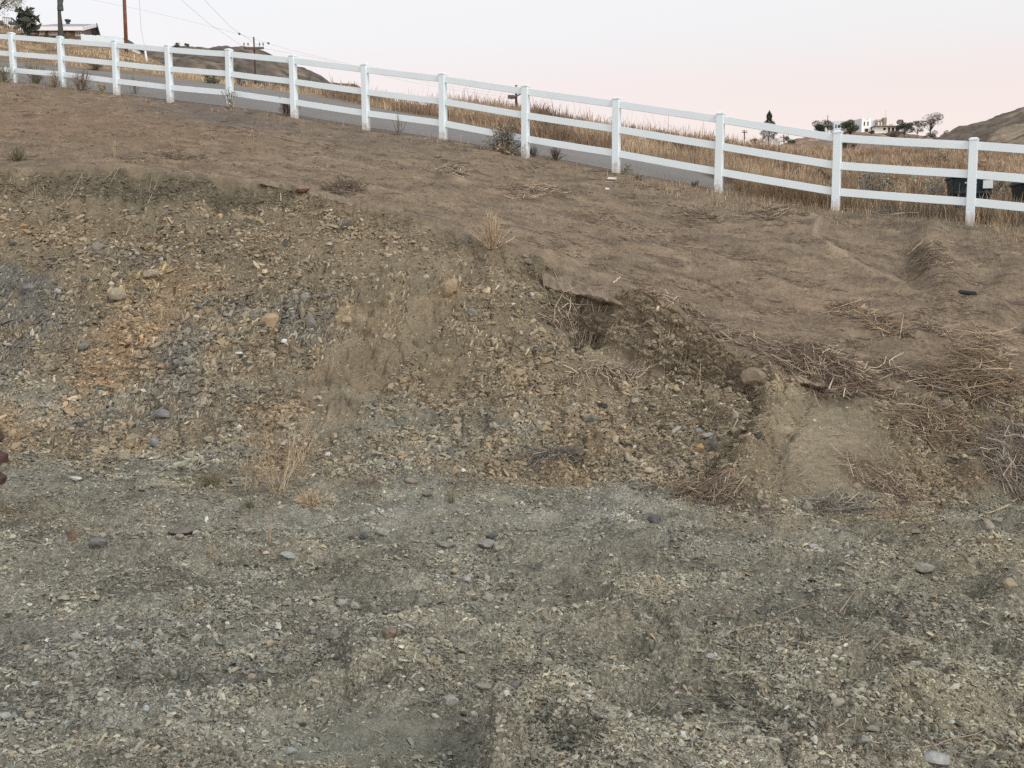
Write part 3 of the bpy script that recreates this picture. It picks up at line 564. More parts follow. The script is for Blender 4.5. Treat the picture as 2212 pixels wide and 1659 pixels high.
# small clods on the graded slope
pos, nrm, s_, u_, v_, cc = pick(sst(2.95, 3.05, SG)*sst(4.1, 4.0, SG)*sst(-.1, .6, fbm(XG*1.2, YG*1.2, 3, 82))+.25*sst(2.95, 3.05, SG)*sst(4.1, 4.0, SG), 26000, 21)
g_ = np.random.default_rng(22); n = len(pos)
r = np.clip(1.15*np.exp(g_.normal(0, .45, n)), .6, 5)*pos[:,1]/F
p2, n2_, s2, u2, v2, c2c = pick((blob(UG,VG,1420,790,140,70,20,1.4)+1.2*blob(UG,VG,1640,930,80,140,24,1.4)+1.3*blob(UG,VG,1560,1060,120,26,6)+.8*blob(UG,VG,1250,760,60,60)+.5*blob(UG,VG,1180,590,60,30)+.35*sst(2.9,2.7,SG)*sst(2.0,2.2,SG))*sst(2.98,2.9,SG)*sst(.95,1.1,SG), 9000, 24)
r2_ = np.clip(2.3*np.exp(g_.normal(0, .5, len(p2))), 1, 9)*p2[:,1]/F; pos = np.concatenate([pos, p2]); nrm = np.concatenate([nrm, n2_]); cc = np.concatenate([cc, c2c]); r = np.concatenate([r, r2_]); n = len(pos)
cl = scatter('dirt_clods', pos, nrm, r, cc*np.exp(g_.normal(0, .2, n))[:,None]*1.1, kinds, .4, seed=23)
tag(cl, 'small dirt clods and pebbles strewn over the brown slope', 'clods', kind='stuff')
# ------------------------------------------------------------------ individual rocks: u, v, width px, height px, colour, form, label
LG=(.36,.365,.345); SL=(.17,.18,.178); TN=(.40,.31,.20); OR=(.46,.29,.14); GB=(.27,.25,.20); DK=(.075,.085,.09); WH=(.60,.59,.56); RB=(.18,.14,.11); PT=(.40,.35,.26); BL=(.32,.345,.345)
ROCKS = [
(211,1176,40,24,SL,'r','rounded blue grey banded rock in the left foreground near the reddish weed'),
(397,1150,66,15,(.16,.14,.12),'s','long dark brown slab propped over a gap in the left foreground'),
(358,1155,24,14,GB,'r','squat brown stone at the left end of the long dark slab'),
(388,1162,18,12,GB,'r','small round stone tucked under the long dark slab'),
(622,1201,34,13,BL,'s','pale blue diamond shaped stone lying alone below the dry weeds'),
(163,1035,28,9,WH,'s','flat white stone on the gravel left of the green grey bush'),
(230,929,17,15,PT,'r','cream block at the foot of the cut right of the orange streak'),
(282,919,20,16,TN,'b','squarish tan block beside the large grey slab low on the cut'),
(264,917,16,15,TN,'r','rounded tan stone touching the squarish tan block low on the cut'),
(351,899,38,20,(.20,.20,.21),'s','large dark grey slab low on the rocky cut'),
(268,985,34,22,PT,'b','cracked cream boulder at the very foot of the cut'),
(335,957,24,16,(.24,.26,.28),'b','grey blocky stone above the green grey bush at the foot of the cut'),
(452,951,26,13,PT,'b','light tan angular block right of the grey blocky stone'),
(27,938,18,15,TN,'b','diamond shaped tan block beside the rusty cog wheel'),
(178,750,28,14,SL,'s','blue grey flat rock high on the orange streak of the cut'),
(409,785,20,20,(.30,.30,.25),'s','leaf shaped grey and yellow slab standing in the dark shale'),
(346,793,17,12,OR,'b','bright orange stone in the dark shale of the cut'),
(310,795,22,13,TN,'r','tan stone just left of the bright orange stone'),
(148,888,26,16,TN,'s','pair like split tan slab in the lower left of the cut'),
(582,695,38,38,(.42,.31,.19),'b','large orange tan boulder sticking out of the middle of the cut'),
(255,640,38,30,PT,'b','pale yellow outcrop block in the upper left of the cut'),
(332,594,40,20,PT,'b','pale yellow ledge right of the outcrop block under a dark crack'),
(349,562,11,9,WH,'b','tiny white block at the top of the dark crack'),
(58,625,32,22,SL,'b','blue grey boulder in the upper left of the cut near the photo edge'),
(51,488,16,10,OR,'b','small orange rock under the steep lip on the left'),
(58,501,22,10,TN,'s','flat tan rock just below the small orange rock'),
(6,474,20,16,TN,'b','tan rock at the left photo edge under the steep lip'),
(411,531,18,11,TN,'b','tan stone on the brown middle of the left bank'),
(210,536,26,20,(.25,.23,.20),'b','dull grey brown rock on the upper left bank'),
(446,468,11,9,PT,'r','small pale stone just under the crest lip'),
(122,631,17,13,LG,'r','pale grey round stone right of the blue grey boulder'),
(972,625,30,38,(.38,.29,.18),'b','upright tan boulder in the middle of the bank below the crest'),
(658,646,18,24,LG,'s','pale upright slab in the cluster of standing slabs'),
(652,672,14,34,(.32,.28,.21),'s','long tan upright slab below the pale upright slab'),
(705,640,15,14,(.24,.26,.28),'b','grey stone at the right of the standing slabs'),
(672,700,20,40,(.25,.25,.22),'s','tall grey leaning slab right of the large orange tan boulder'),
(847,644,12,22,PT,'s','narrow cream sliver of rock left of the upright tan boulder'),
(747,694,24,22,(.42,.34,.22),'b','cream yellow rock left of the smooth chute'),
(833,727,16,14,PT,'b','small cream rock in the smooth chute of the bank'),
(921,599,14,11,LG,'r','small pale stone above left of the upright tan boulder'),
(1010,647,18,18,(.26,.25,.22),'b','grey angular rock right of the upright tan boulder'),
(1020,678,26,16,(.24,.24,.22),'s','grey slab below the grey angular rock'),
(1143,566,18,12,(.27,.25,.22),'b','grey stone on the little dark mound at the crest'),
(1121,806,26,16,(.42,.34,.22),'b','cream rock on the stony middle bank'),
(1233,726,20,16,GB,'r','brown stone in the hollow left of the earth block'),
(1279,905,30,16,(.16,.16,.15),'s','dark slab on the bank below the left root tangle'),
(1633,819,62,38,(.27,.22,.155),'b','big earthy clod at the head of the narrow ridge'),
(1588,898,16,20,PT,'b','cream stone at the end of the curved branch'),
(1459,838,16,13,TN,'b','small tan stone under the overhanging edge'),
(1582,827,20,9,(.34,.30,.23),'s','flat buff stone left of the big earthy clod'),
(1694,934,50,32,(.36,.29,.20),'b','largest tan rock resting on the right bank ridge'),
(1528,941,30,12,LG,'s','pale flat slab on top of the little stone cluster'),
(1508,932,18,14,(.27,.29,.27),'r','grey green round stone left of the pale flat slab'),
(1541,964,20,32,(.15,.16,.155),'s','dark slate slab standing under the pale flat slab'),
(1513,969,17,19,(.47,.32,.16),'b','yellow orange stone left of the standing slate slab'),
(1579,1018,22,15,(.44,.25,.14),'b','orange brown wedge near the foot of the narrow ridge'),
(1745,1096,24,22,(.30,.28,.23),'b','grey buff triangular rock at the foot of the smooth fan'),
(1656,1097,24,13,(.42,.35,.28),'b','pinkish buff stone left of the triangular rock'),
(1642,1073,14,22,PT,'s','pale upright chip on the lip of soil below the ridge'),
(1851,1051,17,14,(.38,.29,.21),'b','pinkish stone at the right edge of the smooth fan'),
(1411,1122,24,16,(.10,.115,.12),'b','dark grey rock at the bank foot in the middle right'),
(1999,1234,52,22,(.31,.30,.25),'s','long pale buff slab with a crack on the right'),
(2182,1263,34,26,(.36,.31,.21),'b','tan boulder on the mound at the right photo edge'),
(2134,1135,27,22,(.31,.29,.23),'b','large buff stone right of the pale forked branch'),
(2156,1124,26,13,(.29,.28,.24),'s','flat buff stone above the large buff stone on the right'),
(2083,1069,22,11,(.32,.30,.24),'s','flat pale stone above the pale forked branch'),
(827,1150,26,16,(.38,.40,.37),'r','pale round stone at the right end of the dark rubble patch'),
(785,1159,22,13,DK,'b','dark stone in the middle of the dark rubble patch'),
(757,1163,18,11,DK,'b','dark stone at the left of the dark rubble patch'),
(967,1180,50,13,(.24,.23,.20),'s','long flat slab in the near middle ground'),
(1051,1177,38,22,(.28,.27,.25),'b','blocky grey boulder right of the long flat slab'),
(1076,1186,24,13,(.33,.30,.23),'b','tan stone touching the blocky grey boulder'),
(1062,1163,28,12,DK,'s','dark slate just behind the blocky grey boulder'),
(924,1068,20,11,(.20,.20,.18),'r','dark grey green stone at the middle foot of the bank'),
(890,1038,28,14,(.28,.24,.20),'s','flat brown stone near the foot of the bank in the middle'),
(981,1236,20,12,(.40,.34,.25),'b','buff stone in the row of four stones, second from the left'),
(955,1246,22,9,BL,'s','bluish flat stone, leftmost in the row of four stones'),
(1007,1252,24,13,LG,'b','pale grey stone in the row of four stones, third from the left'),
(1050,1249,16,15,LG,'b','pale angular stone, rightmost in the row of four stones'),
(1104,1236,20,8,(.36,.31,.22),'s','thin tan flake right of the row of four stones'),
(736,1304,24,17,LG,'r','pale stone at the top left of the group of three stones'),
(763,1311,27,22,(.33,.33,.29),'r','roundest grey stone at the right of the group of three stones'),
(721,1322,23,18,(.35,.34,.28),'r','buff stone at the lower left of the group of three stones'),
(670,1194,15,13,(.30,.28,.22),'r','small brown round stone right of the pale blue diamond stone'),
(843,1371,34,22,RB,'b','rusty brown rock with a grey base in the middle foreground'),
(1162,1362,24,13,(.28,.28,.25),'r','grey green stone on the low ridge in the middle foreground'),
(921,1411,20,13,LG,'b','pale peaked stone right of the rusty brown rock'),
(1042,1485,40,13,(.29,.29,.24),'s','long grey green slab in the foreground centre'),
(1115,1483,26,12,(.16,.145,.16),'b','purplish dark stone right of the long grey green slab'),
(1075,1466,15,17,(.36,.32,.25),'b','buff cube above the long grey green slab'),
(970,1516,40,18,(.34,.35,.32),'s','broad pale slab half buried in the foreground centre'),
(910,1493,14,8,WH,'b','small white block left of the half buried slab'),
(1294,1549,27,18,(.19,.20,.19),'b','dark grey stone at the top of the stony heap'),
(1260,1501,15,13,(.50,.46,.38),'b','whitish stone above the stony heap'),
(1377,1644,30,9,(.32,.31,.25),'s','flat buff stone at the bottom edge below the stony heap'),
(372,1455,22,22,(.31,.28,.21),'b','tan upright stone in the left foreground'),
(139,1398,23,12,(.34,.31,.24),'b','tan stone near the left edge of the foreground'),
(139,1294,30,11,(.33,.33,.28),'s','pale flat stone in the upper left foreground'),
(579,1393,25,15,(.38,.31,.22),'r','warm tan oval stone in the left foreground'),
(590,1371,26,11,(.24,.25,.25),'s','grey flat stone above the warm tan oval stone'),
(385,1349,9,9,WH,'r','tiny white pebble in the left foreground'),
(316,1532,15,17,(.40,.44,.45),'r','bluish white round pebble near the bottom left'),
(82,1478,38,8,(.47,.49,.48),'s','thin white slab lying near the left bottom'),
(9,1549,30,17,(.46,.47,.45),'b','big pale stone cut by the left photo edge near the bottom'),
(9,1523,22,13,(.33,.34,.30),'r','grey green stone above the big pale stone at the left edge'),
(629,1626,27,13,(.36,.39,.38),'b','pale grey stone at the bottom left of the scraped patch'),
(543,1462,17,11,(.42,.36,.26),'b','tan stone above the scraped patch'),
(2026,1644,62,30,(.34,.355,.345),'b','largest pale grey rock cut by the bottom photo edge on the right'),
(1872,1599,32,18,(.33,.34,.31),'r','smooth grey rock in the right foreground'),
(1884,1580,34,15,(.27,.26,.21),'b','brown grey rock directly behind the smooth grey rock'),
(1812,1517,29,13,(.35,.345,.30),'r','pale oval rock in the right foreground'),
(1843,1514,18,16,(.25,.24,.19),'r','brown round rock touching the pale oval rock'),
(1598,1534,25,14,(.32,.32,.27),'r','buff stone left in the right foreground beside a twig'),
(1794,1474,24,9,(.33,.30,.23),'s','buff brick like stone in the right foreground'),
(1535,1416,21,12,(.40,.43,.44),'b','bluish white stone in the right foreground'),
(1572,1391,18,8,(.24,.28,.31),'s','blue grey chip above right of the bluish white stone'),
(2024,1527,27,17,(.27,.26,.20),'s','tilted brown grey slab near the right bottom'),
(1756,1182,24,11,(.42,.42,.39),'b','whitish stone below the triangular rock'),
(1837,1197,22,13,(.31,.32,.28),'r','pale green grey stone right of the whitish stone'),
]
def rock_mesh(name, p, rw, rh, rd, form, seed):
    g_ = np.random.default_rng(seed); import bmesh
    bm = bmesh.new(); bmesh.ops.create_icosphere(bm, subdivisions=3, radius=1.0)
    V = np.array([q.co[:] for q in bm.verts]); fc = np.array([[q.index for q in f.verts] for f in bm.faces]); bm.free()
    nrm_ = V/np.linalg.norm(V, axis=1, keepdims=True); R_ = np.full(len(V), 1.25)
    for k in range({'r': 16, 'b': 11, 's': 12}[form]):    # cut by random planes: faceted stone
        d = g_.normal(0, 1, 3); d /= np.linalg.norm(d); off = g_.uniform(.72, .98) if form != 'r' else g_.uniform(.76, .97)
        dd = nrm_@d; m_ = dd > .05; R_[m_] = np.minimum(R_[m_], off/dd[m_])
    V = nrm_*R_[:,None]; V += nrm_*(.05*fbm(V[:,0]*2.5+seed, V[:,1]*2.5+V[:,2]*1.7, 3, seed % 9))[:,None]
    V = V/np.abs(V).max(0)*np.array([rw, rd, rh])
    if form == 's': V[:,2] += .25*rh*np.sin(V[:,0]/rw*2+seed)
    t = g_.uniform(-.15, .15); c_, s_ = math.cos(t), math.sin(t); V = V@np.array([[c_,0,-s_],[0,1,0],[s_,0,c_]])
    return V+p, fc
for i, (u, v, wpx, hpx, c, form, lab) in enumerate(ROCKS):
    p = P(u, v+hpx*.35); k = p[1]/F; rw = wpx*k*.56; rh = max(hpx*k*.58, .008); rd = rw*.7 if form != 's' else rw*.6
    if form == 's' and hpx > wpx: rd = rw*.6
    ctr = p + np.array([0, rd*.3, rh*.72])
    V, fc = rock_mesh('rock', ctr, rw, rh, rd, form, i+5)
    g_ = np.random.default_rng(i); cv = (np.array(c)*.74 + np.array((.165,.150,.120))*.26)*.80*(1+.15*fbm(V[:,0]*30, V[:,2]*40, 2, i % 7))[:,None]
    o = npmesh('rock', V, fc, M_rock, cv, origin=ctr); tag(o, lab, 'rock', 'loose rocks on the bank and yard')
# ------------------------------------------------------------------ twigs, brush heaps, weeds
def PVec(u, v):
    x, y, z = ray(u, v); Yg = np.geomspace(3.0, 60, 260)[:,None]; k = Yg/y[None]; X = x[None]*k
    Z, s = prof(X/Yg, Yg*np.ones_like(X)); d = z[None]*k - Z; hit = d < 0; i = np.clip(np.argmax(hit, 0), 1, 259); j = np.arange(len(u))
    d0 = d[i-1, j]; d1 = d[i, j]; t = np.clip(d0/(d0-d1+1e-9), 0, 1); Y = Yg[i-1,0] + t*(Yg[i,0]-Yg[i-1,0]); return x/y*Y, Y
BARK = np.array([(.178,.137,.103),(.24,.192,.148),(.285,.235,.178),(.12,.096,.076),(.34,.285,.212)])
STRAW = .85*np.array([(.46,.36,.24),(.40,.30,.20),(.52,.43,.30),(.35,.27,.18)])
GREY = np.array([(.26,.24,.20),(.20,.19,.16),(.33,.30,.25),(.15,.14,.12)])
def twig_lines(X, Y, L, ang, curl, lift, K=5, seed=0, hgt=None):
    """polylines that follow the ground; hgt = extra height at each twig's centre"""
    g_ = np.random.default_rng(seed); n = len(X); t = np.linspace(-.5, .5, K)
    bend = g_.normal(0, curl, n)
    a_ = ang[:,None] + bend[:,None]*t[None]*2
    dx = np.cumsum(np.cos(a_)*L[:,None]/(K-1), 1); dy = np.cumsum(np.sin(a_)*L[:,None]/(K-1), 1)
    PX = X[:,None]+dx-dx.mean(1, keepdims=True); PY = Y[:,None]+dy-dy.mean(1, keepdims=True)
    Z = ground(PX.ravel(), PY.ravel())[0].reshape(PX.shape); Z = .5*Z + .5*np.minimum(Z.max(1, keepdims=True), Z+.05)
    Z = Z + lift + (hgt[:,None] if hgt is not None else 0) + g_.normal(0, .10, n)[:,None]*L[:,None]*t[None]*2*(1 if hgt is not None else .5) + (g_.normal(0, .012, PX.shape) if hgt is not None else 0)
    return np.stack([PX, PY, np.maximum(Z, Z*0-9)], -1)
def litter(name, label, wt, n, pal, lpx, rad, seed, ang=None):
    pos, nrm, s_, u_, v_, cc = pick(wt, n, seed); g_ = np.random.default_rng(seed+1)
    L = g_.lognormal(math.log(lpx), .5, n)*pos[:,1]/F; a_ = g_.uniform(0, np.pi, n) if ang is None else g_.normal(ang[0], ang[1], n)
    T = twig_lines(pos[:,0], pos[:,1], L, a_, .5, .006, 4, seed+2)
    R = (rad*np.exp(g_.normal(0, .3, n))*pos[:,1]/F)[:,None]*np.linspace(1, .45, 4)[None]
    V, q = tubes(T, R); c = pal[g_.integers(0, len(pal), n)]*np.exp(g_.normal(0, .15, n))[:,None]
    o = npmesh(name, V, q, M_twig, tcol(c, 4)); return tag(o, label, 'twigs', kind='stuff')
wt = GG*0 + sst(2.95, 3.05, SG)*sst(4.1, 4.0, SG)*(.08+sst(0, .5, fbm(XG*.8-.3*YG, YG*1.6, 3, 91)))*(.5+sst(900, 1500, UG))
litter('slope_twigs', 'short dead twigs and straw strewn over the brown slope', wt, 9500, np.concatenate([BARK*.9, BARK[3:4], STRAW[:1]*.6]), 14, .62, 31, (2.75, .5))
wt = sst(1.1, .9, SG)*(.12 + sst(1300, 1800, UG)*sst(1150, 1300, VG) + .5*blob(UG, VG, 1350, 1620, 300, 60)) + sst(.8, 1.2, SG)*sst(3, 2.7, SG)*(.06+.8*blob(UG, VG, 1850, 1040, 200, 70)+.15*blob(UG, VG, 1450, 800, 250, 90)+.5*blob(UG, VG, 1980, 960, 140, 120))
litter('yard_twigs', 'pale dead stalks and twigs lying among the gravel', wt, 5200, np.concatenate([STRAW*.75, BARK[1:3]]), 24, .6, 41)
HEAPS = [ # u, v, half width, half height, tilt deg, height m, count, length m, angle, palette, label
(1232,670,50,12,-14,.06,90,.36,.2,BARK,'dark reddish root tangle hanging over the hollow left of the earth block'),
(1430,676,100,12,17,.04,210,.34,2.6,BARK,'thin reddish brown mat of stems along the top of the earth block'),
(1590,748,110,14,22,.04,200,.32,2.5,BARK,'thin twig mat between the earth block and the large brush mat'),
(1770,806,118,28,20,.18,1150,.46,2.6,BARK,'largest dark brush mat drooping over the bank edge'),
(1960,818,90,10,12,.05,170,.40,2.75,BARK,'low twig trail between the large brush mat and the round heap'),
(1872,697,88,16,24,.05,380,.40,2.55,np.concatenate([BARK,STRAW*.7]),'long narrow twig windrow on the right slope'),
(2112,838,74,36,14,.60,1300,.46,2.6,np.concatenate([BARK,STRAW*.75]),'round tan and brown brush heap high on the right'),
(2008,915,62,32,14,.13,620,.36,2.7,np.concatenate([BARK,STRAW*.6]),'brown twig heap on the bank below the round brush heap'),
(2188,1000,50,66,0,.14,650,.40,2.4,np.concatenate([GREY*.9,BARK*.9]),'dark grey brush heap at the right photo edge'),
(1530,1066,60,10,8,.05,190,.34,2.9,BARK*.9,'dark root tangle at the foot of the narrow ridge'),
(1206,990,48,9,-6,.06,150,.34,.3,GREY*.55,'dark arched bundle of dead stems low on the middle bank'),
(1310,822,84,18,-4,.04,150,.40,.5,BARK,'thin reddish roots lying under the earth block'),
(1800,1100,80,12,4,.04,150,.30,3.0,GREY,'grey twig bundle beside the triangular rock'),
(1905,1040,90,30,20,.04,220,.34,2.4,BARK,'loose curved brown stems right of the smooth fan'),
(968,376,34,7,0,.07,120,.34,2.9,BARK*.9,'small dark twig mound alone on the middle slope'),
(1150,420,70,14,4,.03,170,.40,2.9,BARK,'flat scatter of brown stems on the slope right of the small mound'),
(1500,462,46,8,4,.06,110,.36,2.9,BARK*.85,'dark twig clump on the slope below the fence, left of its near twin'),
(1668,474,36,10,4,.08,120,.34,2.9,BARK*.85,'dark twig clump on the slope below the fence, right of its near twin'),
(390,340,60,7,2,.03,80,.34,3.0,BARK*.7,'dark scrape of twigs just above the left crest'),
(1880,446,60,22,10,.20,520,.5,2.8,GREY*.85,'grey brush heap at the foot of the buried fence post'),
(2030,720,46,12,26,.04,120,.34,2.5,BARK,'sparse brown stems left of the upper right gully'),
(735,408,46,8,8,.04,110,.4,2.9,BARK*.6,'dark broken crust of stems at the middle crest'),
(2010,560,56,14,20,.03,80,.3,2.6,BARK*.8,'dark twigs scattered in the upper right gully'),
]
for i, (u, v, ru, rv, rot, hh, n, L, an, pal, lab) in enumerate(HEAPS):
    n = int(n*1.0); g_ = np.random.default_rng(100+i); rr = np.sqrt(g_.random(n)); th = g_.uniform(0, 2*np.pi, n); c_, s_ = math.cos(math.radians(rot)), math.sin(math.radians(rot))
    du, dv = ru*rr*np.cos(th), rv*rr*np.sin(th); X, Y = PVec(u+du*c_-dv*s_, v+du*s_+dv*c_)
    T = twig_lines(X, Y, g_.lognormal(math.log(L), .35, n)*.8, g_.normal(an, .7, n), .9, .012, 5, 200+i, hh*(1-rr**2)*g_.random(n))
    R = (np.exp(g_.normal(0, .35, n))*.0030)[:,None]*np.linspace(1, .5, 5)[None]*np.clip(Y, 6, 14)[:,None]/9
    V, q = tubes(T, R); o0 = P(u, v); c = pal[g_.integers(0, len(pal), n)]*1.1*np.clip(np.exp(g_.normal(0, .38, n)), .4, 1.7)[:,None]
    o = npmesh('brush_heap', V, q, M_twig, tcol(c, 5), origin=o0); tag(o, lab, 'brush heap', 'heaps and mats of dead brush')
def branchy(p, n, H, spread, sub, seed, K=5, droop=0., wob=.12):
    """stems fanning up from p; each carries sub side shoots"""
    g_ = np.random.default_rng(seed); az_ = g_.uniform(0, 2*np.pi, n); el_ = np.abs(g_.normal(0, spread, n)); h = H*g_.uniform(.55, 1.1, n)
    t = np.linspace(0, 1, K); out = []; base_r = g_.uniform(0, .12, n)*H
    D = np.stack([np.sin(el_)*np.cos(az_), np.sin(el_)*np.sin(az_), np.cos(el_)], -1)
    P0 = np.array(p)[None] + np.stack([np.cos(az_)*base_r, np.sin(az_)*base_r, -.02+0*az_], -1)
    Lm = P0[:,None] + D[:,None]*h[:,None,None]*t[None,:,None]; Lm += np.cumsum(g_.normal(0, wob*H/K, Lm.shape), 1)*(t[None,:,None] > 0); Lm[:,:,2] -= droop*h[:,None]*t[None]**2
    out = [Lm]; lev = [np.zeros(n)]
    if sub:
        par = g_.integers(0, n, n*sub); tt = g_.uniform(.25, .95, n*sub); kf = tt*(K-1); k0 = kf.astype(int); fr = (kf-k0)[:,None]; S = Lm[par, k0]*(1-fr) + Lm[par, np.minimum(k0+1, K-1)]*fr
        d2 = D[par] + g_.normal(0, .6, (n*sub, 3)); d2 /= np.linalg.norm(d2, axis=1, keepdims=True); h2 = h[par]*g_.uniform(.15, .4, n*sub)
        L2 = S[:,None] + d2[:,None]*h2[:,None,None]*t[None,:,None] + np.cumsum(g_.normal(0, wob*H*.3/K, (n*sub, K, 3)), 1)*(t[None,:,None] > 0)
        out.append(L2); lev.append(np.ones(n*sub))
    A = np.concatenate(out); A[:,:,2] = np.maximum(A[:,:,2], p[2]-.03); return A, np.concatenate(lev)
def leafmesh(pts, size, col, seed, elong=1.8):
    """many small leaf-sized quads at pts"""
    g_ = np.random.default_rng(seed); n = len(pts); a_ = g_.normal(0, 1, (n,3)); a_ /= np.linalg.norm(a_, axis=1, keepdims=True); b_ = np.cross(a_, g_.normal(0, 1, (n,3))); b_ /= np.linalg.norm(b_, axis=1, keepdims=True)
    s = (size*g_.uniform(.6, 1.4, n))[:,None]; V = np.stack([pts-a_*s*elong*.5, pts+b_*s*.35, pts+a_*s*elong*.5, pts-b_*s*.35], 1)
    return V.reshape(-1,3), np.arange(4*n).reshape(n, 4), np.repeat(col, 4, axis=0)
def weed(u, v, hpx, n, spread, sub, pal, rad, lab, seed, leaves=0, lsize=.012, lpal=None, droop=0., name='dry_weed', cat='weed', wob=.12, Yo=None, group='weeds and small shrubs'):
    p = P(u, v) if Yo is None else at(u, v, Yo); H = hpx*p[1]/F; A, lev = branchy(p, n, H, spread, sub, seed, 5, droop, wob)
    g_ = np.random.default_rng(seed+1); m_ = len(A); R = (rad*p[1]/F*np.where(lev > 0, .6, 1)*np.exp(g_.normal(0, .2, m_)))[:,None]*np.linspace(1, .4, 5)[None]
    V, q = tubes(A, R); c = pal[g_.integers(0, len(pal), m_)]*np.exp(g_.normal(0, .15, m_))[:,None]
    if leaves:
        i = g_.integers(0, m_, leaves); k = g_.integers(2, 5, leaves); pts = A[i, k] + g_.normal(0, .04*H, (leaves, 3)); lp = lpal[g_.integers(0, len(lpal), leaves)]*np.exp(g_.normal(0, .2, leaves))[:,None]
        root = empty(name, p, lab, cat, group)
        o = npmesh('stems', V, q, M_twig, tcol(c, 5), origin=p, parent=root); o.location = (0,0,0)
        V2, f2, c2 = leafmesh(pts, lsize*p[1]/10, lp, seed+2); o2 = npmesh('leaves', V2, f2, M_leaf, c2, origin=p, parent=root); o2.location = (0,0,0)
        return root
    return tag(npmesh(name, V, q, M_twig, tcol(c, 5), origin=p), lab, cat, group)
GRN = np.array([(.10,.115,.075),(.14,.15,.10),(.18,.18,.13)]); SAGE = np.array([(.19,.20,.155),(.26,.26,.21),(.14,.15,.12),(.31,.29,.23)]); RED = np.array([(.19,.11,.075),(.24,.15,.10),(.15,.095,.07)])
OLG = np.array([(.16,.15,.09),(.21,.19,.12),(.12,.115,.075)])
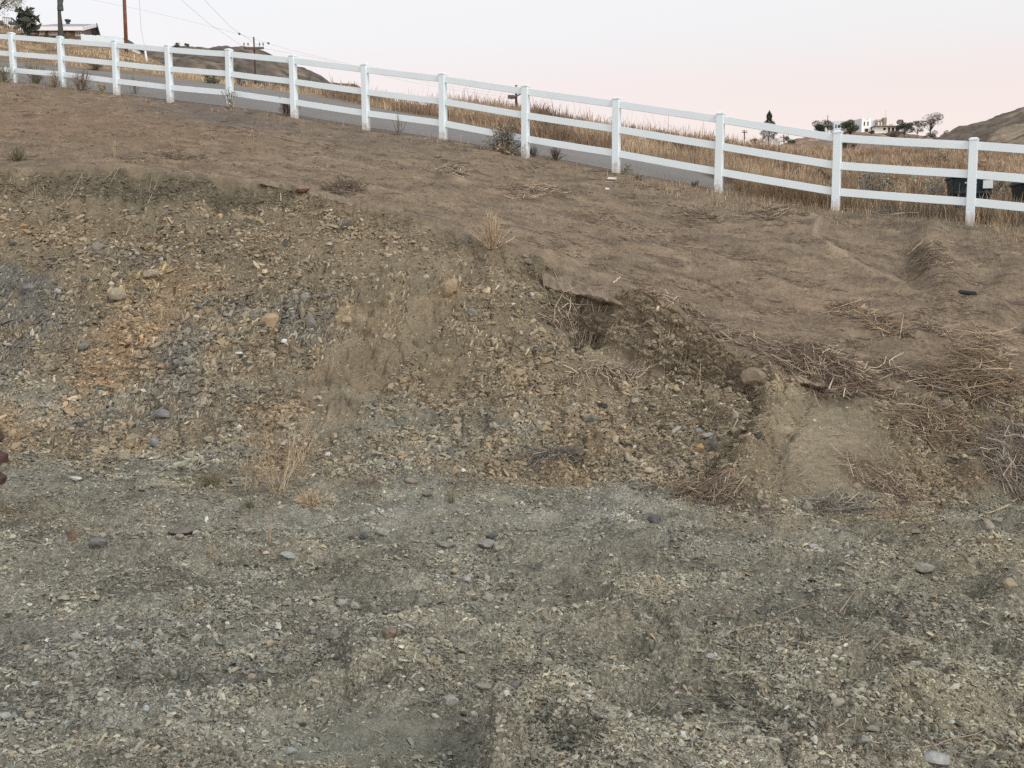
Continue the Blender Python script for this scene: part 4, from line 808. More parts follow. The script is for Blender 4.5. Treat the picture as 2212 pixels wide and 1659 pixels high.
WEEDS = [
(8,178,40,34,.45,3,OLG,.7,'olive reed like clump at the left photo edge behind the first post',60,.010,OLG),
(78,182,46,46,.35,3,OLG,.6,'wide olive reed clump between the first and second fence posts',80,.010,OLG),
(120,188,36,36,.4,3,BARK,.6,'brown weed clump just left of the second fence post',0,0,None),
(176,196,44,46,.5,4,BARK*.8,.6,'dark airy dead bush right of the second fence post',0,0,None),
(222,202,26,14,.6,4,STRAW*.8,.6,'small tan curled weed left of the third fence post',40,.016,STRAW*.7),
(292,204,44,13,.32,2,GREY*.8,.8,'vase shaped leafless weed right of the third fence post',0,0,None),
(498,232,38,20,.4,4,GREY,.6,'grey seedy weed climbing the foot of the fifth fence post',60,.012,GREY),
(620,250,40,60,.36,2,BARK*.75,.7,'dense dark brown clump leaning against a fence post above the road edge',0,0,None),
(862,292,44,12,.22,1,GREY*.7,.9,'candelabra like dark stalks alone before the road',0,0,None),
(1090,332,58,110,.85,6,GREY*.7,.6,'broad grey leafy bush left of the middle fence post',1100,.015,np.concatenate([SAGE,STRAW*.55])),
(1152,338,26,26,.5,4,GREY*.6,.6,'small dark tuft touching the middle fence post on its right',60,.014,GREY*.6),
(1200,346,30,46,.55,3,BARK*.6,.8,'spiky dark purple brown tuft right of the middle fence post',0,0,None),
(1352,372,20,18,.7,4,GREY,.5,'low grey green weed at the foot of the tenth fence post',60,.012,SAGE),
(1502,404,16,26,.7,4,GREY*.5,.6,'low dark round weed left of the eleventh fence post',70,.012,GRN),
(1600,412,36,60,.6,3,STRAW*.75,.5,'pale dry weeds right of the eleventh fence post',0,0,None),
(1690,428,42,80,.7,5,BARK,.6,'rusty brown dry bush midway below the lowest rail',160,.014,STRAW*.6),
(1780,444,38,60,.7,4,GREY,.6,'grey dry weeds left of the buried fence post',0,0,None),
(1893,440,78,60,.45,5,GREY,.8,'grey green shrub poking over the lowest rail right of the buried post',420,.022,SAGE),
(1975,452,60,40,.5,4,RED,.8,'reddish brown dead weed crossing the lowest rail',30,.012,RED),
(2030,466,44,70,.7,4,GREY*.8,.7,'grey tangle of stems in front of the dark bin',0,0,None),
(2070,470,64,40,.6,4,GREY,.6,'tall bare forked stems before the dark bin, left of the last post',0,0,None),
(2140,484,52,120,.4,2,STRAW,.6,'thick straw coloured grass clump right of the last full post',0,0,None),
(2200,488,56,90,.6,3,GREY*.9,.7,'bent grey grass clump at the right photo edge under the rail',0,0,None),
(38,348,32,56,.62,2,OLG*.75,.8,'fan shaped olive tuft on the left crest',0,0,None),
(246,338,48,5,.10,2,STRAW*.75,.5,'two or three thin pale stalks above the left crest',0,0,None),
(378,342,44,7,.14,3,STRAW*.8,.5,'sparse pale stalk cluster right on the left crest',0,0,None),
(545,326,44,6,.14,3,STRAW*.8,.5,'thin branching pale stalks above the middle left crest',0,0,None),
(112,330,40,6,.6,2,STRAW*.7,.5,'slanting pale stalks near the fan shaped tuft',0,0,None),
(1062,534,72,60,.55,4,STRAW*1.05,.8,'big straw coloured tumbleweed on the middle crest',0,0,None),
(1012,526,30,40,.6,3,GREY,.6,'low grey weed left of the straw coloured tumbleweed',0,0,None),
(903,538,48,5,.12,2,STRAW*.8,.5,'single thin tan stalk left of the tumbleweed',0,0,None),
(676,486,40,26,.35,2,STRAW*.75,.5,'tuft of short tan grass near the dark red patch',0,0,None),
(612,500,30,22,.3,2,STRAW*.7,.5,'small tan grass tuft on the left part of the brown bank',0,0,None),
(456,1052,42,90,.75,5,OLG,.45,'low rounded olive bush at the foot of the cut',260,.010,OLG),
(600,1060,150,30,.85,5,STRAW,.6,'tallest spreading dry weed at the foot of the bank',0,0,None),
(525,1072,120,14,.7,4,STRAW*.95,.55,'thin dry weed left of the tallest dry weed',0,0,None),
(672,1088,60,90,1.15,3,STRAW*1.1,.8,'flattened straw pile right of the tallest dry weed',0,0,None),
(540,1098,34,40,.6,3,OLG,.5,'small olive sprig under the tallest dry weed',50,.009,OLG),
(650,1000,110,16,.6,4,STRAW*.95,.7,'dry weed leaning on the bank behind the straw pile',0,0,None),
(800,1048,40,40,.8,4,BARK,.5,'reddish low weed right of the straw pile',0,0,None),
(155,1166,34,12,.25,4,RED,.8,'small reddish brown upright weed in the left foreground',30,.008,RED),
(975,1088,34,34,.5,3,OLG,.5,'small olive weed at the middle foot of the bank',50,.009,OLG),
(330,1100,40,12,.8,3,STRAW*.8,.5,'thin straw weed on the gravel below the cut',0,0,None),
(460,1212,80,7,.7,3,STRAW*.95,.7,'crossed pale stalks left of the blue diamond stone',0,0,None),
(580,1170,80,6,.3,3,STRAW*.9,.6,'thin upright pale stalk above the blue diamond stone',0,0,None),
(1850,612,0,0,0,0,None,0,'',0,0,None),
(1762,1098,30,5,.2,2,STRAW*.8,.7,'short pale stalk standing beside the triangular rock',0,0,None),
(1560,1330,26,26,.9,3,RED*1.1,.5,'small reddish twiggy weed in the right foreground',0,0,None),
]
for i, (u, v, h, n, sp, sub, pal, rad, lab, lv, ls, lp) in enumerate(WEEDS):
    if n: weed(u, v, h, n, sp, sub, pal, rad, lab, 300+7*i, leaves=lv, lsize=ls, lpal=lp, droop=.35 if sp > 1 else 0.)
# larger single sticks
STICKS = [([(2212,1070),(2170,1098),(2110,1118)],3.0,(.50,.40,.27),'thick pale forked branch at the right photo edge'),
([(1594,905),(1588,925),(1560,942),(1532,950)],2.6,(.36,.31,.23),'curved grey branch ending at the little stone cluster'),
([(1630,1362),(1655,1352),(1700,1338)],1.6,(.56,.44,.30),'pale crooked stick lying in the upper right foreground'),
([(1590,1368),(1628,1356),(1640,1346)],1.3,(.50,.42,.30),'short pale stick left of the crooked one'),
([(1325,614),(1334,606),(1340,600)],2.0,(.60,.52,.40),'bright splinter of wood above the earth block'),
([(1500,1570),(1580,1566),(1640,1566),(1720,1580),(1790,1584)],1.1,(.44,.36,.26),'long thin stalk across the right foreground'),
([(1760,1540),(1776,1560),(1772,1590),(1768,1616)],1.1,(.46,.38,.28),'thin vertical curved stalk left of the smooth grey rock'),
([(1990,1622),(2060,1602),(2130,1582)],1.2,(.50,.38,.29),'long pinkish stalk above the largest pale rock'),
([(2080,1610),(2150,1606),(2212,1634)],1.2,(.48,.38,.27),'long stalk at the bottom right edge'),
([(1805,1578),(1850,1556)],1.6,(.52,.43,.34),'straight pale stick behind the smooth grey rock'),
([(540,1140),(470,1150),(420,1162)],1.2,(.44,.36,.25),'pale stalk pointing at the long dark slab'),
([(775,1570),(830,1590),(905,1600)],1.0,(.36,.32,.26),'thin stalk across the scraped patch'),
([(1542,878),(1575,882),(1620,870)],1.0,(.40,.32,.23),'slim root over the gully left of the big clod'),
([(1215,1510),(1270,1545)],1.1,(.42,.36,.27),'slanting stalk left of the stony heap'),
([(540,1350),(560,1364),(590,1360)],1.4,(.44,.44,.40),'curled grey stick in the left foreground'),
([(1690,1330),(1740,1310),(1800,1300)],.9,(.42,.36,.26),'thin straw above the right foreground hollow'),
([(1885,1172),(1910,1150),(2060,1120)],1.0,(.38,.30,.22),'long thin stalk between the fan foot and the forked branch'),
([(1320,655),(1345,640),(1420,632),(1500,650),(1520,640)],1.2,(.34,.25,.18),'long bowed root along the earth block rim')]
for i, (pts, wpx, c, lab) in enumerate(STICKS):
    W = np.array([P(a, b) + np.array([0,0,.012]) for a, b in pts]); k = np.linspace(0, len(pts)-1, 9)
    Wi = np.stack([np.interp(k, range(len(pts)), W[:,j]) for j in range(3)], -1); Wi[1:-1] += np.random.default_rng(i).normal(0, .004, Wi[1:-1].shape); r_ = wpx*W[:,1].mean()/F*.75
    V, q = tubes(Wi[None], np.linspace(r_, r_*.6, 9)[None], 6)
    tag(npmesh('stick', V, q, M_twig, np.repeat(np.array([c])*.85, len(V), 0), origin=W[0]), lab, 'stick', 'larger single sticks and stalks')
# ------------------------------------------------------------------ debris
M_blk = mat('black_plastic', color=(.02,.024,.026), rough=.5, var=.05)
p = P(2090, 636); b = MB(); b.hexa([(-.12,-.03,0),(.10,-.05,-.03),(.13,.03,-.02),(-.09,.05,.01),(-.11,-.03,.03),(.09,-.05,.015),(.11,.03,.015),(-.08,.05,.045)])
o = b.build('plastic_scrap', M_blk, bevel=.004); o.location = tuple(p + np.array([0,0,.02])); tag(o, 'black plastic scrap lying on the slope near the upper right gully', 'scrap')
M_brick = mat('dark_red_clay', color=(.12,.06,.048), var=.25, vscale=20, bump=.006, bscale=50)
p = P(652, 412); V, fc = rock_mesh('x', p, .10, .035, .07, 'b', 77); o = npmesh('brick_lump', V, fc, M_brick, origin=p); tag(o, 'dark red brick lump half buried at the crest in the middle left', 'brick')
M_paper = mat('white_litter', color=(.50,.49,.46), var=.1)
for (u, v, sz, lab) in ((1322, 389, .08, 'white litter scrap on the slope below the tenth fence post'), (1312, 411, .035, 'tiny white litter bit just below the white litter scrap')):
    b = MB(); b.hexa([(-sz,-.02,0),(sz,-.03,0),(sz*.9,.03,.01),(-sz*.8,.03,.015),(-sz,-.02,.012),(sz,-.03,.012),(sz*.9,.03,.03),(-sz*.8,.03,.04)])
    o = b.build('litter_scrap', M_paper); o.location = tuple(P(u, v) + np.array([0,0,.01])); tag(o, lab, 'litter', 'bits of white litter')
# ------------------------------------------------------------------ rusty cog wheel at the left edge
M_rust = mat('dark_rusty_iron', color=(.065,.034,.028), rough=.75, var=.3, vscale=9, fine=.2, fscale=60, bump=.004, bscale=40, spec=.4)
cY = 7.0; cc_ = at(-149, 990, cY); Rw = 146/F*cY
root = empty('cog_wheel', cc_, 'dark rusty iron cog wheel with rounded teeth cut by the left photo edge', 'cog wheel')
n_t = 20; outl = []
for i in range(n_t*12):
    th = 2*math.pi*i/(n_t*12); ph = (i % 12)/12.; up_ = .5+.5*math.cos(2*math.pi*ph); outl.append((th, Rw*(1.0 + .125*min(1, max(0, (up_-.38)*2.8)))))
b = MB(); m_ = len(outl)
for y_ in (-.045, .045):
    for th, r_ in outl: b.v.append((r_*math.cos(th), y_, r_*math.sin(th)))
for y_ in (-.045, .045):
    for th, r_ in outl: b.v.append((Rw*.80*math.cos(th), y_, Rw*.80*math.sin(th)))
for i in range(m_):
    j = (i+1) % m_
    b.f += [(i, j, m_+j, m_+i), (2*m_+j, 2*m_+i, 3*m_+i, 3*m_+j), (j, i, 2*m_+i, 2*m_+j), (m_+i, m_+j, 3*m_+j, 3*m_+i)]
b.build('toothed_rim', M_rust, root, bevel=.006)
for k in range(6):
    th = k*math.pi/3+.2; bb = MB(); bb.beam((0,0,0), (Rw*.82*math.cos(th), 0, Rw*.82*math.sin(th)), .05, .05) if abs(math.sin(th)) < .9 else bb.beam((0,0,0), (Rw*.82*math.cos(th)+.001, 0, Rw*.82*math.sin(th)), .05, .05)
    bb.build('spoke', M_rust, root, bevel=.004)
bb = MB(); bb.tube([(0,-.09,0),(0,.09,0)], .085, 20); bb.build('hub', M_rust, root, bevel=.006)
# ------------------------------------------------------------------ fence
fr_ = empty('rail_fence', at(POST_U[2], POST_B[2], POST_Y[2]), 'white vinyl three rail ranch fence running down the whole slope', 'fence')
f0 = np.array(fr_.location)
PX, PYY, ZF, ZT = [], [], [], []
for u, t, b_, Y in zip(POST_U, POST_T, POST_B, POST_Y):
    m_ = at(u, (t+b_)/2, Y); PX.append(m_[0]); PYY.append(Y); ZF.append(at(u, b_, Y)[2]); ZT.append(at(u, t, Y)[2])
dirs = []
for i in range(len(PX)):
    a, b_ = max(i-1, 0), min(i+1, len(PX)-1); d = np.array([PX[b_]-PX[a], PYY[b_]-PYY[a]]); dirs.append(d/np.linalg.norm(d))
def obox(bld, c, d, hw, hd, z0, z1, tap=0):
    n_ = np.array([-d[1], d[0]]); q = []
    for z, k in ((z0, 1), (z1, 1-tap)):
        for sx, sy in ((-1,-1),(1,-1),(1,1),(-1,1)):
            xy = np.array(c) + d*hw*sx*k + n_*hd*sy*k; q.append((xy[0], xy[1], z))
    return bld.hexa(q)
g_ = np.random.default_rng(5)
for i in range(len(PX)):
    c = (PX[i], PYY[i]); b = MB(); obox(b, c, dirs[i], .0635, .0635, ZF[i]-.18, ZT[i]-.03)
    po = b.build('post', M_post, fr_, bevel=.006, origin=(PX[i], PYY[i], ZF[i])); po.location = (PX[i]-f0[0], PYY[i]-f0[1], ZF[i]-f0[2])
    po.rotation_euler = (g_.normal(0, .006), g_.normal(0, .006), 0)
    b = MB(); obox(b, c, dirs[i], .071, .071, ZT[i]-.045, ZT[i]-.018); obox(b, c, dirs[i], .069, .069, ZT[i]-.018, ZT[i], .45)
    ca = b.build('cap', M_vinyl, po, bevel=.003, origin=(PX[i], PYY[i], ZF[i])); ca.location = (0, 0, 0)
RF = (.045, .375, .695); RH = .127
for i in range(len(PX)-1):
    for k, fr2 in enumerate(RF):
        za = ZT[i] - fr2*(ZT[i]-ZF[i]); zb = ZT[i+1] - fr2*(ZT[i+1]-ZF[i+1]); d = np.array([PX[i+1]-PX[i], PYY[i+1]-PYY[i]]); Lr = np.linalg.norm(d); d /= Lr; n_ = np.array([-d[1], d[0]])
        b = MB(); seg = 6; sag = .006*g_.random(); prev = None
        for j in range(seg+1):
            t = j/seg; ins = .055/Lr; tt = ins + t*(1-2*ins); x = PX[i]+(PX[i+1]-PX[i])*tt; y = PYY[i]+(PYY[i+1]-PYY[i])*tt; z = za+(zb-za)*tt - sag*4*t*(1-t)
            for s1, s2 in ((-1,-1),(1,-1),(1,0),(-1,0)):
                b.v.append((x+n_[0]*.019*s1, y+n_[1]*.019*s1, z + (RH*s2 if s2 else 0)))
            if prev is not None:
                for q in range(4): b.f.append((prev+q, prev+(q+1) % 4, prev+4+(q+1) % 4, prev+4+q))
            prev = j*4
        b.f.append((3,2,1,0)); b.f.append((seg*4, seg*4+1, seg*4+2, seg*4+3))
        o3 = np.array([PX[i], PYY[i], za]); ra = b.build('rail', M_vinyl, fr_, bevel=.004, origin=o3); ra.location = tuple(o3-f0)
# ------------------------------------------------------------------ road strip behind the fence
na, ns = 260, 14; a5 = np.linspace(-1.0, float((1545-CU)/F/CP), na); ky, kz = knots(a5)
V = []
for j in range(ns+1):
    t = j/ns; y0 = ky[5]; y1 = ky[6] - np.clip((a5-.10)/.12, 0, 1)**2*(ky[6]-ky[5])*.8; Yr = y0+(y1-y0)*t; Xr = a5*Yr; zr, sr = base(Xr, Yr)
    uu, vv_ = proj(Xr, Yr, zr); V.append(np.stack([Xr, Yr, zr + detail(Xr, Yr, uu, vv_, sr)*.5 + .03*math.sin(math.pi*t) + .006], -1))
V = np.array(V); idx2 = np.arange((ns+1)*na).reshape(ns+1, na)
ro = npmesh('road', V.reshape(-1,3), np.stack([idx2[:-1,:-1], idx2[:-1,1:], idx2[1:,1:], idx2[1:,:-1]], -1).reshape(-1,4), M_road, smooth=True); tag(ro, 'narrow grey asphalt road climbing behind the fence', kind='structure')
# ------------------------------------------------------------------ hills beyond
def ridge(name, label, sky_, Y1, drop, Y0, colf, amp, seed):
    sky_ = np.array(sky_, float); us = np.linspace(sky_[0,0], sky_[-1,0], 420); vsk = np.interp(us, sky_[:,0], sky_[:,1]); rows_ = []
    top = at(us, vsk, Y1); bot = at(us, vsk+drop, Y0); t = np.linspace(0, 1, 90)[:,None,None]
    V = bot[None]*(1-t) + top[None]*t; back = at(us, vsk, Y1) + np.stack([us*0, us*0+Y1*.3, us*0-Y1*.10], -1); V = np.concatenate([V, back[None]])
    nz = fbm(V[:,:,0]*.16, V[:,:,1]*.16, 5, seed, .55); V[:,:,2] += amp*nz; V[-1,:,2] -= 2
    c = colf(V[:,:,0], V[:,:,1], nz, us[None]*np.ones((91,1)), np.concatenate([np.linspace(0,1,90), [1]])[:,None]*np.ones((1,420)))
    ix = np.arange(91*420).reshape(91, 420)
    o = npmesh(name, V.reshape(-1,3), np.stack([ix[:-1,:-1], ix[:-1,1:], ix[1:,1:], ix[1:,:-1]], -1).reshape(-1,4), M_hill, c.reshape(-1,3), smooth=True)
    return tag(o, label, kind='structure'), V, us
def lcol(X, Y, nz, U, T):
    c = np.zeros(X.shape+(3,)) + np.array((.085,.072,.060)); c = mixc(c, (.15,.118,.088), sst(0, .6, fbm(X*.4, Y*.6, 4, 91)+.2)); return mixc(c, (.055,.055,.042), sst(.1, .5, fbm(X*.7, Y*.9, 3, 92)))
def rcol(X, Y, nz, U, T):
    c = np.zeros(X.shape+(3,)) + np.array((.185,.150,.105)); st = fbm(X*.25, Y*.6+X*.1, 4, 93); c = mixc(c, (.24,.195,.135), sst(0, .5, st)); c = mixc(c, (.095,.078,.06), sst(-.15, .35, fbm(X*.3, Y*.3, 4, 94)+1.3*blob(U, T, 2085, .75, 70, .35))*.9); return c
def ccol(X, Y, nz, U, T):
    c = np.zeros(X.shape+(3,)) + np.array((.17,.125,.095)); return mixc(c, (.25,.18,.13), sst(-.1, .5, fbm(X*.2, Y*.2, 4, 95)))
hl, HV, HU = ridge('hill', 'dark brushy hill behind the road on the left', [(-500,60),(0,75),(200,86),(260,90),(330,93),(420,97),(475,100),(500,104),(545,113),(600,129),(641,141),(661,148),(686,157),(701,167),(711,172),(746,173),(766,177),(783,187),(830,212),(900,245)], 85, 130, 58, lcol, .55, 101)
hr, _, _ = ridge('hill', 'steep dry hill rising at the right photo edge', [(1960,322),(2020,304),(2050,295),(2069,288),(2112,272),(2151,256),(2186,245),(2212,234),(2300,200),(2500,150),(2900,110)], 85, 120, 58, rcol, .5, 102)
hc, _, _ = ridge('hill', 'low brown hill under the castle like house', [(1560,330),(1680,318),(1722,301),(1745,295),(1800,289),(1900,288),(2000,291),(2060,297),(2140,310),(2260,330)], 150, 60, 90, ccol, .5, 103)
# ------------------------------------------------------------------ dry grass field
def grassfield(name, label, wt, n, h0, wpx, pal, seed, lean=.35, K=3):
    pos, nrm, s_, u_, v_, cc = pick(wt, n, seed); g_ = np.random.default_rng(seed+1); H = h0*np.exp(g_.normal(0, .35, n)); az_ = g_.uniform(0, 2*np.pi, n); l = g_.normal(.15, lean, n)
    t = np.linspace(0, 1, K); A = pos[:,None] + np.stack([np.cos(az_)[:,None]*l[:,None]*t[None]**1.5, np.sin(az_)[:,None]*l[:,None]*t[None]**1.5, np.ones(n)[:,None]*t[None]], -1)*H[:,None,None]; A[:,0,2] -= .03
    R = (wpx*pos[:,1]/F*np.exp(g_.normal(0, .3, n)))[:,None]*np.linspace(1, .25, K)[None]
    V, q = tubes(A, R); patch = fbm(pos[:,0]*.5, pos[:,1]*.35, 3, 97)
    c = pal[np.clip(((patch*1.3+.5)*len(pal) + g_.normal(0, .9, n)).astype(int), 0, len(pal)-1)]*np.exp(g_.normal(0, .18, n))[:,None]
    return tag(npmesh(name, V, q, M_grass, tcol(c, K)), label, 'grass', kind='stuff')
GP = np.array([(.14,.10,.07),(.20,.145,.10),(.25,.185,.125),(.30,.225,.15),(.345,.27,.185)])
inwide = sst(560, 900, UG)
fieldS = np.where(UG > 1540, sst(5.15, 5.5, SG), sst(6.0, 6.1, SG))*sst(7.5, 7.1, SG)
clump = .10+1.2*sst(-.3, .4, fbm(XG*.9, YG*.7, 3, 98))*(.3+sst(-.3,.3,fbm(XG*.25, YG*.3, 2, 99)))
grassfield('dry_grass_field', 'tall orange tan dry grass field beyond the road', fieldS*inwide*clump*(.25+.75*sst(900,1150,UG))*(YG**1.2), 64000, .18, .75, GP, 61)
grassfield('dry_hill_grass', 'short pale dry grass on the left slope beyond the road', sst(6.03, 6.1, SG)*sst(7.2, 7.0, SG)*sst(760, 560, UG)*(.15+sst(-.2, .4, fbm(XG*.35+YG*.25, YG*.9-XG*.2, 4, 76))), 8000, .09, .8, np.array([(.25,.18,.11),(.36,.27,.17),(.44,.34,.22)]), 64)
grassfield('fence_line_grass', 'thin dry grass along the foot of the fence', sst(3.75, 3.95, SG)*sst(4.7, 4.3, SG)*(sst(1300, 1600, UG)*2.0+.15+.5*sst(300, 100, UG)), 4500, .09, .6, np.array([(.20,.16,.11),(.30,.22,.14),(.38,.29,.19),(.17,.15,.11)]), 67)
grassfield('ditch_grass', 'pale dry grass in the ditch right behind the fence', sst(4.2, 4.5, SG)*sst(5.6, 5.2, SG)*sst(1560, 1700, UG), 8000, .24, .7, np.array([(.22,.16,.10),(.34,.25,.16),(.42,.32,.21),(.16,.13,.10)]), 69)
grassfield('skyline_weed_stalks', 'thin dark seed stalks standing along the skyline of the field', sst(6.9, 6.97, SG)*sst(7.05, 7.0, SG)*sst(860, 940, UG)*sst(1760, 1600, UG), 900, .32, .45, np.array([(.20,.13,.09),(.28,.19,.12)]), 71, .25, 4)
# shrubs and weeds in the field
FIELD = [(205,152,26,60,.7,4,BARK*.6,'dark brown shrub on the far road bank left',0,None),
(457,180,18,60,.9,4,GREY*.6,'dark green shrub on the far road bank by the fourth fence span',160,GRN),
(520,186,20,60,.9,4,GREY*.6,'grey green shrub on the far road bank by the fifth fence span',160,SAGE),
(2033,352,22,70,.8,5,GREY,'pale cream topped shrub in the right field above the middle rail',260,np.concatenate([STRAW,SAGE])),
(1913,400,34,70,.7,4,STRAW*.8,'dry cream tufted weed in the field left of the teal flag',140,STRAW),
(2120,366,20,60,.8,4,STRAW*.8,'small cream topped weed in the field above the dark bin',140,STRAW),
(2165,432,54,90,.6,5,GREY,'leafy grey green shrub between the two dark bins',520,np.concatenate([SAGE,STRAW*.8,OLG])),
(2015,440,60,80,.6,5,GREY,'grey green weed left of the dark bin behind the fence',300,np.concatenate([SAGE,OLG])),
(1381,278,14,60,.9,4,GREY*.6,'dark round shrub on the field skyline',200,GRN*.8),
(1545,300,14,50,.9,4,GREY*.6,'small dark shrub on the field skyline left of the cypress',120,GRN*.8),
(1790,398,36,8,.4,3,BARK*.4,'dark dead stalk bundle standing in the tan grass',30,BARK*.4),
(1080,224,24,70,.8,4,STRAW*.7,'taller tan weed clump crowning the field skyline',160,STRAW*.7),
(1700,480,0,0,0,0,None,'',0,None)]
for i, (u, v, h, n, sp, sub, pal, lab, lv, lp) in enumerate(FIELD):
    if n: weed(u, v, h, n, sp, sub, pal, .5, lab, 900+5*i, leaves=lv, lsize=.020, lpal=lp, name='field_shrub', cat='shrub', group='shrubs beyond the fence')
# teal ribbon stake
p = P(1969, 398); M_teal = mat('faded_teal_plastic', color=(.22,.42,.36), var=.1); M_wood = mat('grey_wood', color=(.26,.22,.18), var=.2)
root = empty('marker_stake', p, 'short stake with a faded teal ribbon in the tan grass', 'stake')
b = MB(); b.box(-.015,.015,-.015,.015,-.1,.36); b.build('stake', M_wood, root)
b = MB(); b.tube([(0,-.02,.36),(.01,-.025,.28),(0,-.02,.20),(.01,-.02,.15)], [.05,.055,.035,.012], 7); b.build('ribbon', M_teal, root)
# ------------------------------------------------------------------ dark wheeled bins behind the fence
M_bin = mat('dark_bin_plastic', color=(.010,.022,.028), rough=.5, var=.08, vscale=4, spec=.35); M_lab = mat('white_label', color=(.62,.65,.66), var=.05); M_tyre = mat('black_rubber', color=(.015,.015,.016), rough=.8)
M_let = mat('pale_lettering', color=(.42,.44,.44), var=.2, vscale=60)
def bin_(u0, u1, vt, Y, rz, label):
    p = at((u0+u1)/2, vt, Y); g0 = float(ground(np.array([p[0]]), np.array([Y]))[0][0]); Hh = p[2]-g0; W = (u1-u0)/F*Y/2/math.cos(rz)*.96
    root = empty('wheeled_bin', (p[0], Y, g0), label, 'trash bin', 'dark wheeled bins behind the fence', rz)
    b = MB(); k = .74; b.hexa([(-W*k,-.26,.02),(W*k,-.26,.02),(W*k,.26,.02),(-W*k,.26,.02),(-W*.95,-.34,Hh*.90),(W*.95,-.34,Hh*.90),(W*.95,.34,Hh*.90),(-W*.95,.34,Hh*.90)])
    bd = b.build('body', M_bin, root, bevel=.02)
    b = MB(); b.box(-W,W,-.37,.37,Hh*.86,Hh*.93); b.build('rim', M_bin, root, bevel=.012)
    b = MB(); b.hexa([(-W*1.01,-.39,Hh*.935),(W*1.01,-.39,Hh*.935),(W*1.01,.36,Hh*.935),(-W*1.01,.36,Hh*.935),(-W*.9,-.33,Hh),(W*.9,-.33,Hh),(W*.9,.33,Hh),(-W*.9,.33,Hh)]); b.build('lid', M_bin, root, bevel=.015)
    b = MB(); b.box(-W*.84,W*.84,-.355,-.315,Hh*.50,Hh*.56); b.build('grab_ledge', M_bin, root, bevel=.008)
    b = MB(); b.box(-W*.40,W*.14,-.366,-.350,Hh*.735,Hh*.765); st_ = b.build('pale_marking', M_let, root)
    b = MB(); b.box(W*.42,W*.86,-.352,-.330,Hh*.62,Hh*.80); b.build('label_sticker', M_lab, root)
    for sx in (-1, 1):
        b = MB(); b.tube([(sx*(W*.70-.03),.28,.11),(sx*(W*.70+.03),.28,.11)], .11, 16); b.build('wheel', M_tyre, root, bevel=.006)
    b = MB(); b.tube([(-W*.7,.42,Hh*.88),(W*.7,.42,Hh*.88)], .018, 8); b.build('handle', M_bin, root)
bin_(2052, 2140, 374, 17.3, -.25, 'dark bin with a white label standing behind the last full fence post')
bin_(2197, 2290, 388, 17.0, -.2, 'dark bin cut by the right photo edge')
# ------------------------------------------------------------------ poles and wires
M_pole = mat('creosoted_pole', color=(.17,.075,.048), var=.35, vscale=3, fine=.2, fscale=20, bump=.01, bscale=30)
M_poled = mat('dark_pole', color=(.075,.045,.038), var=.25, vscale=5); M_arm = mat('weathered_crossarm', color=(.11,.09,.08), var=.2); M_wire = mat('grey_wire', color=(.45,.45,.47), var=0); M_ins = mat('ceramic_insulator', color=(.12,.11,.11), var=.1, rough=.5)
M_grd = mat('pale_guy_guard', color=(.62,.64,.62), var=.1)
def pole(name, ub, vb, ut, vt, Y, wpx, label, m, arms=(), cat='utility pole', group='utility poles beyond the fence'):
    a = at(ub, vb, Y); c = at(ut, vt, Y); root = empty(name, a, label, cat, group); r = wpx/F*Y/2; d = Vector(c-a)
    b = MB(); b.tube([Vector((0,0,-1)), d*.5, d], [r*1.12, r*1.03, r*.9], 12); b.build('shaft', m, root, smooth=True)
    for (fr2, hw, dz, yo) in arms:
        q = d*fr2; h_ = hw/F*Y; b = MB(); b.beam(q+Vector((-h_,-r-.06,-dz*h_)), q+Vector((h_,-r-.06,dz*h_)), .07, .09); ar = b.build('crossarm', M_arm, root)
        for k in (-.95, -.55, .6, .95):
            b = MB(); qq = q+Vector((h_*k,-r-.06,dz*h_*k)); b.tube([qq+Vector((0,0,.05)), qq+Vector((0,0,.12)), qq+Vector((0,0,.15)), qq+Vector((0,0,.24))], [.012,.012,.035,.025], 8); b.build('insulator', M_ins, ar)
    return root
pole('utility_pole', 273, 108, 266, -60, 42, 7.2, 'thick reddish brown utility pole rising out of the photo behind the third fence post', M_pole)
pole('utility_pole', 553, 190, 548, 80, 48, 3.4, 'slim utility pole with one crossarm above the dark hill', M_poled, [(.775, 21, 0, 0)])
pole('utility_pole', 1115, 262, 1115, 184, 60, 5.2, 'thick short dark utility pole beside the middle fence post', M_poled)
pole('utility_pole', 1167, 300, 1167, 235, 130, 2.6, 'far pole top with crossarm just above the middle rail', M_poled, [(.95, 13, -.02, 0)])
pole('utility_pole', 1608, 320, 1608, 281, 120, 2.4, 'thin far pole with short arms left of the cypress', M_poled, [(.86, 5, 0, 0)])
pole('utility_pole', 1694, 322, 1693, 291, 130, 2.8, 'far tilted crossarm pole right of the cypress', M_poled, [(.82, 9, .15, 0), (.55, 6, .15, 0)])
pole('utility_pole', 1789, 296, 1788, 249, 150, 1.6, 'slender reddish pole beside the dark tree left of the castle like house', M_pole)
# arms of the thick short pole
a = at(1115, 205, 59.8)
root = [o for o in scene.objects if o.get('label', '').startswith('thick short dark')][0]
for du, dv, hw in ((-9, -.5, 9), (-7, 3.5, 11)):
    q = at(1115+du, 207+dv, 59.6) - np.array(root.location); b = MB(); b.beam(q-np.array([hw/F*60,0,.02]), q+np.array([hw*.6/F*60,0,-.02]), .10, .10); b.build('side_arm', M_arm, root)
b = MB(); q = at(1115, 209, 59.7) - np.array(root.location); b.tube([q+np.array([-.30,-.1,-.12]), q+np.array([0,-.15,0]), q+np.array([.42,-.1,.22])], .06, 6); b.build('bracket', M_arm, root)
